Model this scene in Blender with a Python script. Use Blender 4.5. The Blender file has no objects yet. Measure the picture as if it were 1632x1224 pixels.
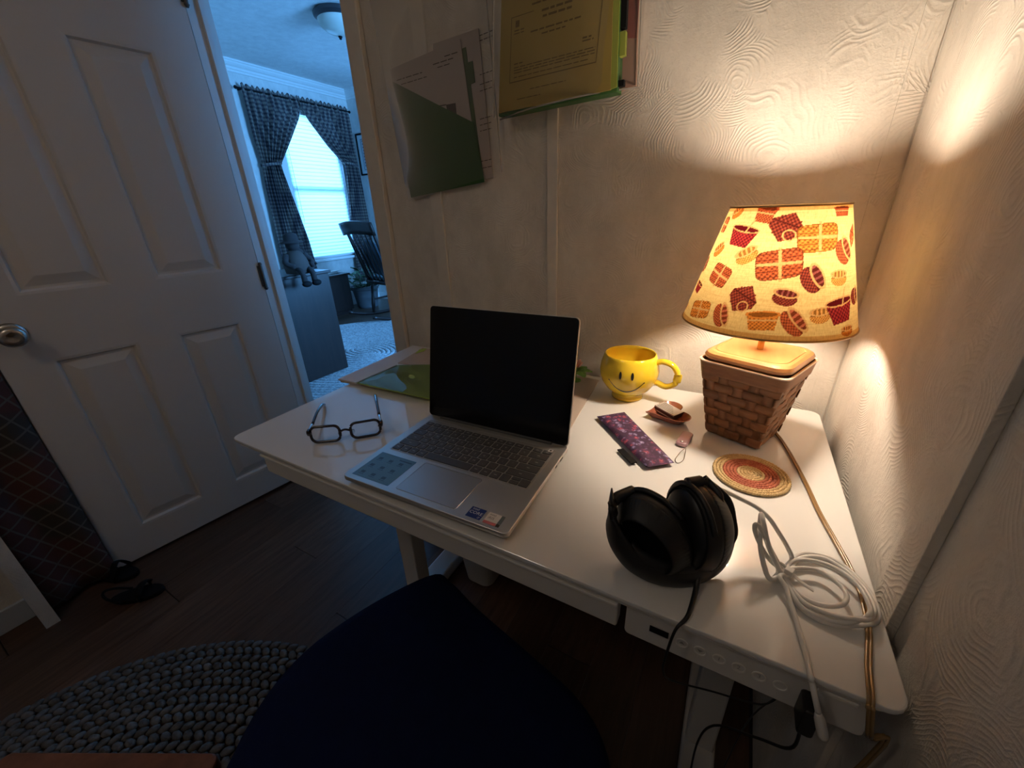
import bpy, bmesh, math, random
import numpy as np
from mathutils import Vector, Matrix
random.seed(7)
rng = np.random.default_rng(7)
S = bpy.context.scene
COL = S.collection

# ------------------------------------------------------------------ camera
CX, CY, CZ, YAW, PITCH, ROLL, FPX = 0.8355, -0.3162, 1.1325, -0.5225, 0.411, -0.0406, 631.29
FW = Vector((math.sin(YAW)*math.cos(PITCH), math.cos(YAW)*math.cos(PITCH), -math.sin(PITCH)))
_r = Vector((math.cos(YAW), -math.sin(YAW), 0)); _u = _r.cross(FW)
RT = _r*math.cos(ROLL) + _u*math.sin(ROLL)
UP = -_r*math.sin(ROLL) + _u*math.cos(ROLL)
CAMP = Vector((CX, CY, CZ))
cd = bpy.data.cameras.new('camera'); cam = bpy.data.objects.new('camera', cd); COL.objects.link(cam)
cd.sensor_width = 36; cd.lens = FPX/1632*36; cd.clip_start = 0.01; cd.clip_end = 60
cam.matrix_world = Matrix(((RT.x, UP.x, -FW.x, CX), (RT.y, UP.y, -FW.y, CY), (RT.z, UP.z, -FW.z, CZ), (0, 0, 0, 1)))
S.camera = cam
S.view_settings.view_transform = 'Standard'; S.view_settings.look = 'None'
S.view_settings.gamma = 1; S.view_settings.use_curve_mapping = False
S.view_settings.exposure = 0.0
S.cycles.use_denoising = True; S.cycles.use_adaptive_sampling = True; S.cycles.adaptive_threshold = 0.06
S.cycles.max_bounces = 8; S.cycles.diffuse_bounces = 5; S.cycles.glossy_bounces = 4
S.cycles.transmission_bounces = 6; S.cycles.transparent_max_bounces = 12
S.cycles.caustics_reflective = False; S.cycles.caustics_refractive = False
S.cycles.sample_clamp_indirect = 6.0

# ------------------------------------------------------------------ world and daylight
XW, YW2, HC = -3.9, 3.98, 2.6            # far room: window wall, end wall, ceiling
YW, XR, DT = 0.6166, 1.0363, 0.74        # desk room: back wall, right wall; desk top height
WY0, WY1, WZ0, WZ1 = 2.95, 3.72, 0.66, 2.28   # window opening
wd = bpy.data.worlds.new('world'); S.world = wd; wd.use_nodes = True
wd.node_tree.nodes['Background'].inputs[0].default_value = (0.12, 0.43, 1.0, 1)
wd.node_tree.nodes['Background'].inputs[1].default_value = 3.0
ld = bpy.data.lights.new('daylight', 'AREA'); ld.shape = 'RECTANGLE'; ld.size = 1.5; ld.size_y = 2.2
ld.energy = 260; ld.color = (0.12, 0.43, 1.0)
lo = bpy.data.objects.new('daylight', ld); COL.objects.link(lo)
lo.location = (XW-0.75, (WY0+WY1)/2, 1.75)
lo.rotation_euler = Vector((-1, 0, 0.22)).to_track_quat('Z', 'Y').to_euler()
# blue fill through an added, unseen window in the far room's right wall
W2Y0, W2Y1, W2Z0, W2Z1 = 2.2, 3.4, .75, 2.2
ld_fill = bpy.data.lights.new('daylight', 'AREA'); ld_fill.shape = 'RECTANGLE'; ld_fill.size = 1.8; ld_fill.size_y = 1.8
ld_fill.energy = 700; ld_fill.color = (0.12, 0.43, 1.0)
lo_fill = bpy.data.objects.new('daylight', ld_fill); COL.objects.link(lo_fill)
lo_fill.location = (XR+.55, (W2Y0+W2Y1)/2, 1.6)
lo_fill.rotation_euler = Vector((1, 0.15, 0.15)).to_track_quat('Z', 'Y').to_euler()

CEIL_FILL = 8.0     # emission strength of the unseen fill lamp added over the desk room
BULB = 250.0   # emission strength of the lamp's bulb

# ------------------------------------------------------------------ helpers
def ray(px, py): return FW + RT*((px-816)/FPX) - UP*((py-612)/FPX)
def pz(px, py, z):
    d = ray(px, py); return CAMP + d*((z-CZ)/d.z)
def py_(px, py, y):
    d = ray(px, py); return CAMP + d*((y-CY)/d.y)
def px_(px, py, x):
    d = ray(px, py); return CAMP + d*((x-CX)/d.x)
def D(px, py, h=0.0): return pz(px, py, DT+h)

class MB:
    def __init__(s): s.v = []; s.f = []
    def add(s, vs, fs):
        o = len(s.v); s.v += [tuple(p) for p in vs]; s.f += [tuple(i+o for i in f) for f in fs]; return s
    def box(s, x0, x1, y0, y1, z0, z1, m=None):
        vs = [Vector(p) for p in ((x0,y0,z0),(x1,y0,z0),(x1,y1,z0),(x0,y1,z0),(x0,y0,z1),(x1,y0,z1),(x1,y1,z1),(x0,y1,z1))]
        if m: vs = [m @ p for p in vs]
        return s.add(vs, [(0,3,2,1),(4,5,6,7),(0,1,5,4),(1,2,6,5),(2,3,7,6),(3,0,4,7)])
    def loft(s, rings, cap0=True, cap1=True, closed=True):
        n = len(rings[0]); vs = [p for r in rings for p in r]; fs = []
        for i in range(len(rings)-1):
            for j in range(n if closed else n-1):
                k = (j+1) % n
                fs.append((i*n+j, i*n+k, (i+1)*n+k, (i+1)*n+j))
        if cap0: fs.append(tuple(range(n-1, -1, -1)))
        if cap1: fs.append(tuple((len(rings)-1)*n+j for j in range(n)))
        return s.add(vs, fs)
    def prism(s, outline, z0, z1, m=None, bev=0.0):
        """outline: list of (x,y) counterclockwise; optional edge bevel by shrinking about the centroid"""
        c = Vector((sum(p[0] for p in outline)/len(outline), sum(p[1] for p in outline)/len(outline)))
        def ring(z, d):
            r = []
            for p in outline:
                q = Vector((p[0], p[1])); e = q-c; L = e.length
                q = c + e*((L-d)/L if L > d else 0.01); r.append(Vector((q.x, q.y, z)))
            return [m @ p for p in r] if m else r
        if bev: return s.loft([ring(z0, bev), ring(z0+bev*.3, bev*.3), ring(z0+bev, 0), ring(z1-bev, 0), ring(z1-bev*.3, bev*.3), ring(z1, bev)])
        return s.loft([ring(z0, 0), ring(z1, 0)])
    def lathe(s, prof, seg=32, m=None, sx=1, sy=1, cap0=False, cap1=False):
        rings = []
        for r, z in prof:
            rg = [Vector((r*sx*math.cos(2*math.pi*j/seg), r*sy*math.sin(2*math.pi*j/seg), z)) for j in range(seg)]
            rings.append([m @ p for p in rg] if m else rg)
        return s.loft(rings, cap0, cap1)
    def tube(s, pts, rad, seg=10, sub=6, flat=None, smooth=True, closed=False):
        """round tube along a Catmull-Rom path; flat=(a,b) gives an upright elliptical section"""
        pts = [Vector(p) for p in pts]
        if smooth and len(pts) > 2:
            q = []
            n = len(pts)
            for i in range(n if closed else n-1):
                p0 = pts[(i-1) % n] if (closed or i > 0) else pts[0]*2-pts[1]
                p1 = pts[i]; p2 = pts[(i+1) % n]
                p3 = pts[(i+2) % n] if (closed or i+2 < n) else p2*2-p1
                for k in range(sub):
                    t = k/sub
                    q.append(0.5*((2*p1)+(p2-p0)*t+(2*p0-5*p1+4*p2-p3)*t*t+(3*p1-p0-3*p2+p3)*t**3))
            if not closed: q.append(pts[-1])
            pts = q
        n = len(pts)
        rads = rad if isinstance(rad, (list, tuple)) else [rad]*n
        if len(rads) != n:
            rads = list(np.interp(np.linspace(0, 1, n), np.linspace(0, 1, len(rads)), rads))
        rings = []; nrm = None
        for i, p in enumerate(pts):
            a = pts[(i-1) % n] if (closed or i > 0) else p
            b = pts[(i+1) % n] if (closed or i < n-1) else p
            t = (b-a).normalized()
            if flat:
                up = Vector((0, 0, 1)) if abs(t.z) < .95 else Vector((0, 1, 0))
                nrm = t.cross(up).normalized(); bi = nrm.cross(t)
                rings.append([p + nrm*(flat[0]*rads[i]*math.cos(2*math.pi*j/seg)) + bi*(flat[1]*rads[i]*math.sin(2*math.pi*j/seg)) for j in range(seg)])
            else:
                if nrm is None:
                    nrm = t.orthogonal().normalized()
                else:
                    nrm = (nrm - t*nrm.dot(t))
                    nrm = nrm.normalized() if nrm.length > 1e-6 else t.orthogonal().normalized()
                bi = t.cross(nrm)
                rings.append([p + nrm*(rads[i]*math.cos(2*math.pi*j/seg)) + bi*(rads[i]*math.sin(2*math.pi*j/seg)) for j in range(seg)])
        if closed:
            rings.append(rings[0]); return s.loft(rings, False, False)
        return s.loft(rings)
    def ball(s, c, rx, ry, rz, seg=14, rows=8, m=None):
        c = Vector(c)
        prof = [(max(1e-4, math.sin(math.pi*i/rows)), -math.cos(math.pi*i/rows)) for i in range(rows+1)]
        rings = []
        for r, z in prof:
            rg = [Vector((r*rx*math.cos(2*math.pi*j/seg), r*ry*math.sin(2*math.pi*j/seg), z*rz)) for j in range(seg)]
            rings.append([(m @ p if m else p)+c for p in rg])
        return s.loft(rings)
    def grid(s, fn, nu, nv):
        vs = [fn(i/nu, j/nv) for j in range(nv+1) for i in range(nu+1)]
        fs = [(j*(nu+1)+i, j*(nu+1)+i+1, (j+1)*(nu+1)+i+1, (j+1)*(nu+1)+i) for j in range(nv) for i in range(nu)]
        return s.add(vs, fs)
    def xf(s, m): s.v = [tuple(m @ Vector(p)) for p in s.v]; return s
    def mesh(s, name):
        me = bpy.data.meshes.new(name); me.from_pydata(s.v, [], s.f); me.update()
        return me

def rrect(x0, x1, y0, y1, r, n=6):
    out = []
    for cx, cy, a0 in ((x1-r, y1-r, 0), (x0+r, y1-r, 90), (x0+r, y0+r, 180), (x1-r, y0+r, 270)):
        for k in range(n+1):
            a = math.radians(a0+90*k/n); out.append((cx+r*math.cos(a), cy+r*math.sin(a)))
    return out

def fixn(me):
    bm = bmesh.new(); bm.from_mesh(me); bmesh.ops.recalc_face_normals(bm, faces=bm.faces); bm.to_mesh(me); bm.free()

def obj(name, mb, mat, parent=None, smooth=False, bevel=0, sub=0, solid=0):
    me = mb.mesh(name) if isinstance(mb, MB) else mb
    if isinstance(mb, MB): fixn(me)
    if not me.materials: me.materials.append(mat)
    o = bpy.data.objects.new(name, me); COL.objects.link(o)
    if parent:
        o.parent = parent
        if parent.type == 'EMPTY': o.matrix_parent_inverse = Matrix.Translation(-Vector(parent.location))
    if smooth == 'auto':
        me.polygons.foreach_set('use_smooth', [True]*len(me.polygons))
        me.set_sharp_from_angle(angle=math.radians(20))
    elif smooth:
        me.polygons.foreach_set('use_smooth', [True]*len(me.polygons))
    if solid:
        md = o.modifiers.new('solid', 'SOLIDIFY'); md.thickness = solid; md.offset = 0
    if bevel:
        md = o.modifiers.new('bevel', 'BEVEL'); md.width = bevel; md.segments = 2; md.limit_method = 'ANGLE'
        md.angle_limit = math.radians(40)
    if sub:
        md = o.modifiers.new('sub', 'SUBSURF'); md.levels = sub; md.render_levels = sub
    return o
def inst(name, src, parent, loc, rz=0, scale=None):
    o = bpy.data.objects.new(name, src.data if hasattr(src, 'data') else src); COL.objects.link(o)
    o.parent = parent
    if parent and parent.type == 'EMPTY': o.matrix_parent_inverse = Matrix.Translation(-Vector(parent.location))
    o.location = loc; o.rotation_euler = (0, 0, rz)
    if scale: o.scale = scale
    return o
def tag(o, label, cat, group=None, kind=None):
    o['label'] = label; o['category'] = cat
    if group: o['group'] = group
    if kind: o['kind'] = kind
    return o
def thing(name, label, cat, loc, group=None):
    o = bpy.data.objects.new(name, None); COL.objects.link(o); o.location = loc; o.empty_display_size = .05
    return tag(o, label, cat, group)
def struct(name, mb, mat, label=None, **k):
    o = obj(name, mb, mat, **k); o['kind'] = 'structure'
    if label: o['label'] = label; o['category'] = name.split('_')[0]
    return o

def text_mesh(body, size, m, extrude=0.0, align='CENTER'):
    cu = bpy.data.curves.new('txt', 'FONT'); cu.body = body; cu.size = size; cu.align_x = align; cu.align_y = 'CENTER'; cu.extrude = extrude
    cu.resolution_u = 2
    to = bpy.data.objects.new('txt', cu); COL.objects.link(to)
    bpy.context.view_layer.update()
    dg = bpy.context.evaluated_depsgraph_get()
    me = bpy.data.meshes.new_from_object(to.evaluated_get(dg))
    vs = [m @ v.co for v in me.vertices]; fs = [tuple(p.vertices) for p in me.polygons]
    bpy.data.objects.remove(to); bpy.data.curves.remove(cu); bpy.data.meshes.remove(me)
    return vs, fs

# ------------------------------------------------------------------ materials
class N:
    """small node-tree helper"""
    def __init__(s, name):
        s.m = bpy.data.materials.new(name); s.m.use_nodes = True; s.t = s.m.node_tree
        s.p = s.t.nodes['Principled BSDF']; s.out = s.t.nodes['Material Output']
    def n(s, typ, **k):
        nd = s.t.nodes.new(typ)
        for a, b in k.items():
            if a in nd.inputs.keys(): s.put(nd.inputs[a], b)
            else: setattr(nd, a, b)
        return nd
    def put(s, inp, v):
        if hasattr(v, 'links') or isinstance(v, bpy.types.NodeSocket): s.t.links.new(v, inp)
        else:
            if inp.type == 'RGBA' and len(v) == 3: v = (*v, 1)
            inp.default_value = v
    def math(s, op, a, b=None, c=None, clamp=False):
        nd = s.t.nodes.new('ShaderNodeMath'); nd.operation = op; nd.use_clamp = clamp
        for i, v in enumerate((a, b, c)):
            if v is not None: s.put(nd.inputs[i], v)
        return nd.outputs[0]
    def mix(s, f, a, b):
        nd = s.t.nodes.new('ShaderNodeMix'); nd.data_type = 'RGBA'
        s.put(nd.inputs[0], f); s.put(nd.inputs[6], a); s.put(nd.inputs[7], b); return nd.outputs[2]
    def ramp(s, f, stops):
        nd = s.t.nodes.new('ShaderNodeValToRGB'); s.put(nd.inputs[0], f); e = nd.color_ramp.elements
        while len(e) < len(stops): e.new(0.5)
        for i, (p, c) in enumerate(stops):
            e[i].position = p; e[i].color = (*c, 1) if len(c) == 3 else c
        return nd.outputs[0]
    def co(s): return s.n('ShaderNodeTexCoord').outputs['Object']
    def noise(s, vec=None, scale=5.0, detail=3.0, rough=.5):
        nd = s.t.nodes.new('ShaderNodeTexNoise')
        if vec is not None: s.put(nd.inputs['Vector'], vec)
        nd.inputs['Scale'].default_value = scale; nd.inputs['Detail'].default_value = detail; nd.inputs['Roughness'].default_value = rough
        return nd.outputs['Fac']
    def vor(s, vec, scale, feature='F1'):
        nd = s.t.nodes.new('ShaderNodeTexVoronoi'); nd.feature = feature; s.put(nd.inputs['Vector'], vec); nd.inputs['Scale'].default_value = scale
        return nd
    def mapping(s, vec, scale=(1,1,1), loc=(0,0,0), rot=(0,0,0)):
        nd = s.t.nodes.new('ShaderNodeMapping'); s.put(nd.inputs[0], vec)
        nd.inputs['Scale'].default_value = scale; nd.inputs['Location'].default_value = loc; nd.inputs['Rotation'].default_value = rot
        return nd.outputs[0]
    def bump(s, h, strength=.3, dist=.002):
        nd = s.t.nodes.new('ShaderNodeBump'); s.put(nd.inputs['Height'], h); nd.inputs['Strength'].default_value = strength; nd.inputs['Distance'].default_value = dist
        s.t.links.new(nd.outputs[0], s.p.inputs['Normal']); return nd.outputs[0]
    def set(s, **k):
        for a, b in k.items(): s.put(s.p.inputs[a.replace('_', ' ')], b)
        return s

def mat(name, col, rough=.5, metal=0, spec=.5, vary=0.0, vscale=20, coat=0):
    k = N(name); c = col
    if vary:
        f = k.noise(k.co(), vscale, 4)
        c = k.mix(f, tuple(x*(1-vary) for x in col), tuple(min(1, x*(1+vary)) for x in col))
    k.set(Base_Color=c, Roughness=rough, Metallic=metal)
    k.p.inputs['Specular IOR Level'].default_value = spec
    if coat: k.p.inputs['Coat Weight'].default_value = coat; k.p.inputs['Coat Roughness'].default_value = .015
    return k.m

def plaster(name, col, dark=.82, amp=.32):
    k = N(name); co = k.co()
    w = k.n('ShaderNodeVectorMath', operation='ADD')
    nn = k.t.nodes.new('ShaderNodeTexNoise'); k.put(nn.inputs['Vector'], co); nn.inputs['Scale'].default_value = 9; nn.inputs['Detail'].default_value = 2
    sc = k.n('ShaderNodeVectorMath', operation='SCALE'); k.put(sc.inputs[0], nn.outputs['Color']); sc.inputs['Scale'].default_value = .05
    k.put(w.inputs[0], co); k.put(w.inputs[1], sc.outputs[0]); cw = w.outputs[0]
    h = None
    for i, s_ in enumerate((6.5, 9.0)):
        v = k.vor(k.mapping(cw, loc=(3.1*i, 1.7*i, 2.3*i)), s_)
        rings = k.math('SINE', k.math('MULTIPLY', v.outputs['Distance'], 2*math.pi/(.0044*s_)))
        rings = k.math('POWER', k.math('MULTIPLY_ADD', rings, .5, .5), 2.0)
        msk = k.math('MULTIPLY', k.math('GREATER_THAN', v.outputs['Distance'], .18),
                     k.ramp(k.noise(k.mapping(co, loc=(9*i, 4, 2)), 11, 3), [(.50, (0, 0, 0)), (.62, (1, 1, 1))]))
        t = k.math('MULTIPLY', rings, msk); h = t if h is None else k.math('MAXIMUM', h, t)
    streak = k.noise(k.mapping(co, scale=(40, 40, 6)), 2.0, 4, .6)
    fine = k.noise(co, 150, 4, .7)
    hh = k.math('ADD', h, k.math('MULTIPLY', fine, 1.3)); hh = k.math('ADD', hh, k.math('MULTIPLY', streak, .6))
    k.bump(hh, amp, .0025)
    c = k.mix(k.ramp(k.noise(k.mapping(co, scale=(1, 1, .6)), 14, 5, .65), [(.35, (0, 0, 0)), (.7, (1, 1, 1))]), tuple(x*dark for x in col), col)
    c = k.mix(k.math('MULTIPLY', k.ramp(fine, [(.6, (0, 0, 0)), (.75, (1, 1, 1))]), .35), c, tuple(x*.55 for x in col))
    k.set(Base_Color=c, Roughness=.75); k.p.inputs['Specular IOR Level'].default_value = .25
    return k.m

def wood(name, c0, c1, scale=(3, 60, 60), rough=.4, rnd=False, coat=0):
    k = N(name); co = k.co()
    if rnd:
        oi = k.n('ShaderNodeObjectInfo'); ad = k.n('ShaderNodeVectorMath', operation='ADD')
        cx = k.n('ShaderNodeCombineXYZ'); k.put(cx.inputs[0], k.math('MULTIPLY', oi.outputs['Random'], 37.0)); k.put(cx.inputs[1], k.math('MULTIPLY', oi.outputs['Random'], 91.0))
        k.put(ad.inputs[0], co); k.put(ad.inputs[1], cx.outputs[0]); co = ad.outputs[0]
    f = k.noise(k.mapping(co, scale=scale), 1.0, 6, .65)
    c = k.ramp(f, [(.3, c0), (.7, c1)])
    if rnd: c = k.mix(k.math('MULTIPLY', oi.outputs['Random'], .55), c, tuple(x*.45 for x in c0))
    k.set(Base_Color=c, Roughness=rough); k.bump(f, .12, .001)
    if coat: k.p.inputs['Coat Weight'].default_value = coat
    return k.m

def clear(name, tint=(1, 1, 1), gloss=.12, rough=.08, haze=0.0, hazecol=None):
    """thin transparent film"""
    k = N(name); t = k.t
    tr = k.n('ShaderNodeBsdfTransparent', Color=tint); gl = k.n('ShaderNodeBsdfGlossy', Roughness=rough)
    fr = k.n('ShaderNodeFresnel'); fr.inputs[0].default_value = 1.45
    mx = k.n('ShaderNodeMixShader'); k.put(mx.inputs[0], k.math('MAXIMUM', fr.outputs[0], gloss*.5)); k.put(mx.inputs[1], tr.outputs[0]); k.put(mx.inputs[2], gl.outputs[0])
    last = mx.outputs[0]
    if haze:
        df = k.n('ShaderNodeBsdfDiffuse', Color=hazecol or tuple(.8*x for x in tint)); m2 = k.n('ShaderNodeMixShader')
        m2.inputs[0].default_value = haze; k.put(m2.inputs[1], last); k.put(m2.inputs[2], df.outputs[0]); last = m2.outputs[0]
    t.links.new(last, k.out.inputs['Surface']); return k.m

def translucent(name, col, fac=.5, colnode=None, dens=None):
    k = N(name)
    c = colnode(k) if colnode else col
    df = k.n('ShaderNodeBsdfDiffuse'); tl = k.n('ShaderNodeBsdfTranslucent'); 
    k.put(df.inputs[0], c)
    if dens:      # dense cloth lets only part of the light through
        mm = k.n('ShaderNodeMix'); mm.data_type = 'RGBA'; mm.blend_type = 'MULTIPLY'; mm.inputs[0].default_value = 1
        k.put(mm.inputs[6], c); mm.inputs[7].default_value = (dens, dens, dens, 1); c = mm.outputs[2]
    k.put(tl.inputs[0], c)
    mx = k.n('ShaderNodeMixShader'); mx.inputs[0].default_value = fac; k.put(mx.inputs[1], df.outputs[0]); k.put(mx.inputs[2], tl.outputs[0])
    k.t.links.new(mx.outputs[0], k.out.inputs['Surface']); return k.m

M = {}
M['wall'] = plaster('plaster_wall', (.72, .67, .60))
M['wallfar'] = plaster('plaster_far', (.70, .68, .65), amp=.25)
M['ceil'] = plaster('ceiling_texture', (.84, .83, .81), dark=.86, amp=.6)
M['trim'] = mat('painted_trim', (.66, .62, .56), .5, vary=.08, vscale=40)
M['trimw'] = mat('white_trim', (.72, .71, .69), .4)
M['door'] = mat('door_paint', (.66, .62, .585), .5, vary=.03, vscale=300)
M['plank'] = wood('floor_plank', (.055, .027, .017), (.15, .082, .052), (60, 4, 60), .38, rnd=True)
M['sub'] = mat('subfloor', (.02, .012, .008), .8)
M['glass_top'] = mat('white_glass', (.78, .775, .755), .25, spec=.3, coat=1.0)
M['deskmetal'] = mat('white_powder_coat', (.66, .64, .61), .35)
M['desktrim'] = mat('white_edge', (.78, .76, .72), .3)
M['black'] = mat('black_plastic', (.008, .008, .009), .42)
M['blackm'] = mat('black_matte', (.004, .004, .005), .8, spec=.2)
M['leather'] = mat('black_leatherette', (.006, .006, .007), .5)
M['chrome'] = mat('chrome', (.75, .75, .76), .18, 1)
M['nickel'] = mat('satin_nickel', (.5, .46, .42), .28, 1)
M['navy'] = mat('navy_cloth', (.004, .008, .036), .9, spec=.1, vary=.25, vscale=60)
M['white'] = mat('white_cable', (.74, .72, .69), .35)
M['silver'] = mat('aluminium', (.62, .61, .59), .38, .75)
M['key'] = mat('grey_key', (.075, .075, .078), .5)
M['legend'] = mat('key_legend', (.5, .5, .5), .6)
M['screen'] = mat('black_screen', (.003, .003, .004), .12, spec=.35)
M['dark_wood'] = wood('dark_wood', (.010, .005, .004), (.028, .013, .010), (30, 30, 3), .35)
M['maple'] = wood('maple_lid', (.40, .19, .065), (.52, .28, .11), (45, 6, 45), .3, coat=.3)
M['splint'] = wood('woven_splint', (.19, .075, .028), (.31, .14, .058), (26, 26, 160), .5, rnd=True)
M['paper'] = mat('paper', (.62, .58, .54), .8, vary=.04)
M['ink'] = mat('printed_ink', (.05, .04, .035), .8)

# ================================================================== THE SETTING
floor = struct('floor', MB().box(XW-.1, XR+.1, -1.7, YW2+.1, -.06, -.006), M['sub'], 'dark brown wood plank floor')
pm = MB().prism(rrect(-.0622, .0622, -.5985, .5985, .002, 1), -.006, 0, bev=.0012).mesh('plank'); fixn(pm); pm.materials.append(M['plank'])
def planks(x0, x1, y0, y1):
    x = x0+.0625; i = 0
    while x < x1:
        off = (i*.437) % 1.2; y = y0-off
        while y < y1:
            a, b = max(y, y0), min(y+1.2, y1)
            if b-a > .05: inst('plank', pm, floor, (x, (a+b)/2, 0), 0, (1, (b-a)/1.2, 1))
            y += 1.2
        x += .125; i += 1
planks(-.97, XR, -1.6, YW+.074)
planks(XW, -.1, YW+.074, YW2)

wb = MB().box(-.141, XR+.07, YW, YW+.074, 0, 2.6)
wb.box(-.85, -.141, YW, YW+.074, 2.05, 2.6)
wb.box(XW, -.85, YW, YW+.074, 0, 2.6)
wall_back = struct('wall_back', wb, M['wall'], 'cream combed plaster panel wall behind the desk')
def batten(x0, x1, t=.006): obj('batten', MB().box(x0, x1, YW-t, YW, .05, 2.4), M['trim'], wall_back, bevel=.0015)
batten(.415, .441); batten(.070, .107); obj('batten', MB().box(1.004, XR-.003, YW-.0015, YW, .05, 2.4), M['wall'], wall_back)
# doorway casing (right side of the opening) and jamb (left side)
struct('trim_1', MB().box(-.141, -.088, YW-.016, YW, 0, 2.1).box(-.147, -.128, YW-.004, YW+.074, 0, 2.06), M['trim'], 'brownish door casing beside the open doorway', bevel=.003)
struct('trim_2', MB().box(-.866, -.834, YW-.001, YW+.076, 0, 2.06).box(-.834, -.822, YW+.035, YW+.05, 0, 2.05).box(-.834, -.141, YW, YW+.074, 2.04, 2.06), M['trimw'], 'white door jamb at the hinges')
wr = MB().box(XR, XR+.07, -1.6, YW-.003, 0, 2.6).box(XR+.01, XR+.07, YW-.003, W2Y0, 0, 2.6).box(XR+.01, XR+.07, W2Y1, YW2, 0, 2.6).box(XR+.01, XR+.07, W2Y0, W2Y1, 0, W2Z0).box(XR+.01, XR+.07, W2Y0, W2Y1, W2Z1, 2.6)
wall_right = struct('wall_right', wr, M['wall'], 'cream combed plaster panel wall right of the desk')
obj('batten', MB().box(XR-.009, XR, .104, .150, .0, 2.4), M['wall'], wall_right, bevel=.001)
struct('wall_left', MB().box(-1.06, -.97, -1.6, YW, 0, 2.6).box(-.97, -.862, -.318, -.286, 0, 2.4), M['wall'], 'dim plaster wall behind the open door')
struct('wall_rear', MB().box(-1.06, XR+.07, -1.7, -1.6, 0, 2.6), M['wall'], 'plaster wall opposite the desk')
struct('ceiling_1', MB().box(-1.06, XR+.07, -1.7, YW+.01, 2.22, 2.28), M['ceil'], 'textured ceiling over the desk')
struct('ceiling_2', MB().box(XW-.1, XR+.07, YW+.07, YW2+.1, HC, HC+.06), M['ceil'], 'textured ceiling of the room beyond the door')
struct('baseboard_left', MB().box(-.97, -.958, -1.6, -.318, 0, .075), mat('pale_blue_base', (.45, .5, .58), .5), 'pale baseboard at the lower left corner', bevel=.002)
# far room walls
wf = MB().box(XW-.1, XW, YW+.074, WY0, 0, HC).box(XW-.1, XW, WY1, YW2+.1, 0, HC).box(XW-.1, XW, WY0, WY1, 0, WZ0).box(XW-.1, XW, WY0, WY1, WZ1, HC)
struct('wall_window', wf, M['wallfar'], 'plaster wall with the curtained window')
struct('wall_end', MB().box(XW, XR+.07, YW2, YW2+.1, 0, HC), M['wallfar'], 'plaster wall at the end of the far room')
def crown(name, m, L, label):
    prof = [(0, 0), (.062, 0), (.062, -.014), (.052, -.018), (.047, -.03), (.030, -.048), (.018, -.055), (.018, -.075), (.010, -.078), (.010, -.098), (0, -.1)]
    mb = MB().loft([[m @ Vector((a, 0, b)) for a, b in prof], [m @ Vector((a, L, b)) for a, b in prof]])
    return struct(name, mb, M['trimw'], label)
crown('trim_3', Matrix.Translation((XW, YW+.074, HC)), YW2-YW-.074, 'white crown moulding above the window')
crown('trim_4', Matrix.Translation((XW, YW2, HC)) @ Matrix.Rotation(-math.pi/2, 4, 'Z'), 4.9, 'white crown moulding on the end wall')
struct('baseboard_far', MB().box(XW, XW+.014, YW+.08, YW2, 0, .09).box(XW, -.3, YW2-.014, YW2, 0, .09), M['trimw'], 'white baseboard around the far room')
# window
win = struct('window_1', MB().box(XW-.06, XW-.035, WY0, WY1, WZ0, WZ0+.045).box(XW-.06, XW-.035, WY0, WY1, WZ1-.045, WZ1)
             .box(XW-.06, XW-.035, WY0, WY0+.04, WZ0, WZ1).box(XW-.06, XW-.035, WY1-.04, WY1, WZ0, WZ1)
             .box(XW-.06, XW-.035, WY0, WY1, 1.44, 1.49), M['trimw'], 'tall sash window behind closed white blinds')
obj('pane', MB().box(XW-.05, XW-.047, WY0+.04, WY1-.04, WZ0+.045, 1.44), clear('window_glass'), win)
obj('pane', MB().box(XW-.05, XW-.047, WY0+.04, WY1-.04, 1.49, WZ1-.045), bpy.data.materials['window_glass'], win)
cs = MB().box(XW, XW+.015, WY0-.07, WY0, WZ0-.07, WZ1+.07).box(XW, XW+.015, WY1, WY1+.07, WZ0-.07, WZ1+.07).box(XW, XW+.015, WY0, WY1, WZ1, WZ1+.07)
obj('window_casing', cs, M['trimw'], win, bevel=.003)
obj('window_sill', MB().box(XW-.03, XW+.05, WY0-.08, WY1+.08, WZ0-.03, WZ0), M['trimw'], win, bevel=.004)
win2 = struct('window_2', MB().box(XR+.03, XR+.06, W2Y0, W2Y1, W2Z0, W2Z0+.05).box(XR+.03, XR+.06, W2Y0, W2Y1, W2Z1-.05, W2Z1)
              .box(XR+.03, XR+.06, W2Y0, W2Y0+.05, W2Z0, W2Z1).box(XR+.03, XR+.06, W2Y1-.05, W2Y1, W2Z0, W2Z1).box(XR+.03, XR+.06, W2Y0, W2Y1, 1.45, 1.5), M['trimw'], 'added unseen window letting fill light into the far room')  # added out of view so the far room gets brighter
obj('pane', MB().box(XR+.044, XR+.047, W2Y0+.05, W2Y1-.05, W2Z0+.05, 1.45), bpy.data.materials['window_glass'], win2)
obj('pane', MB().box(XR+.044, XR+.047, W2Y0+.05, W2Y1-.05, 1.5, W2Z1-.05), bpy.data.materials['window_glass'], win2)
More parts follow.
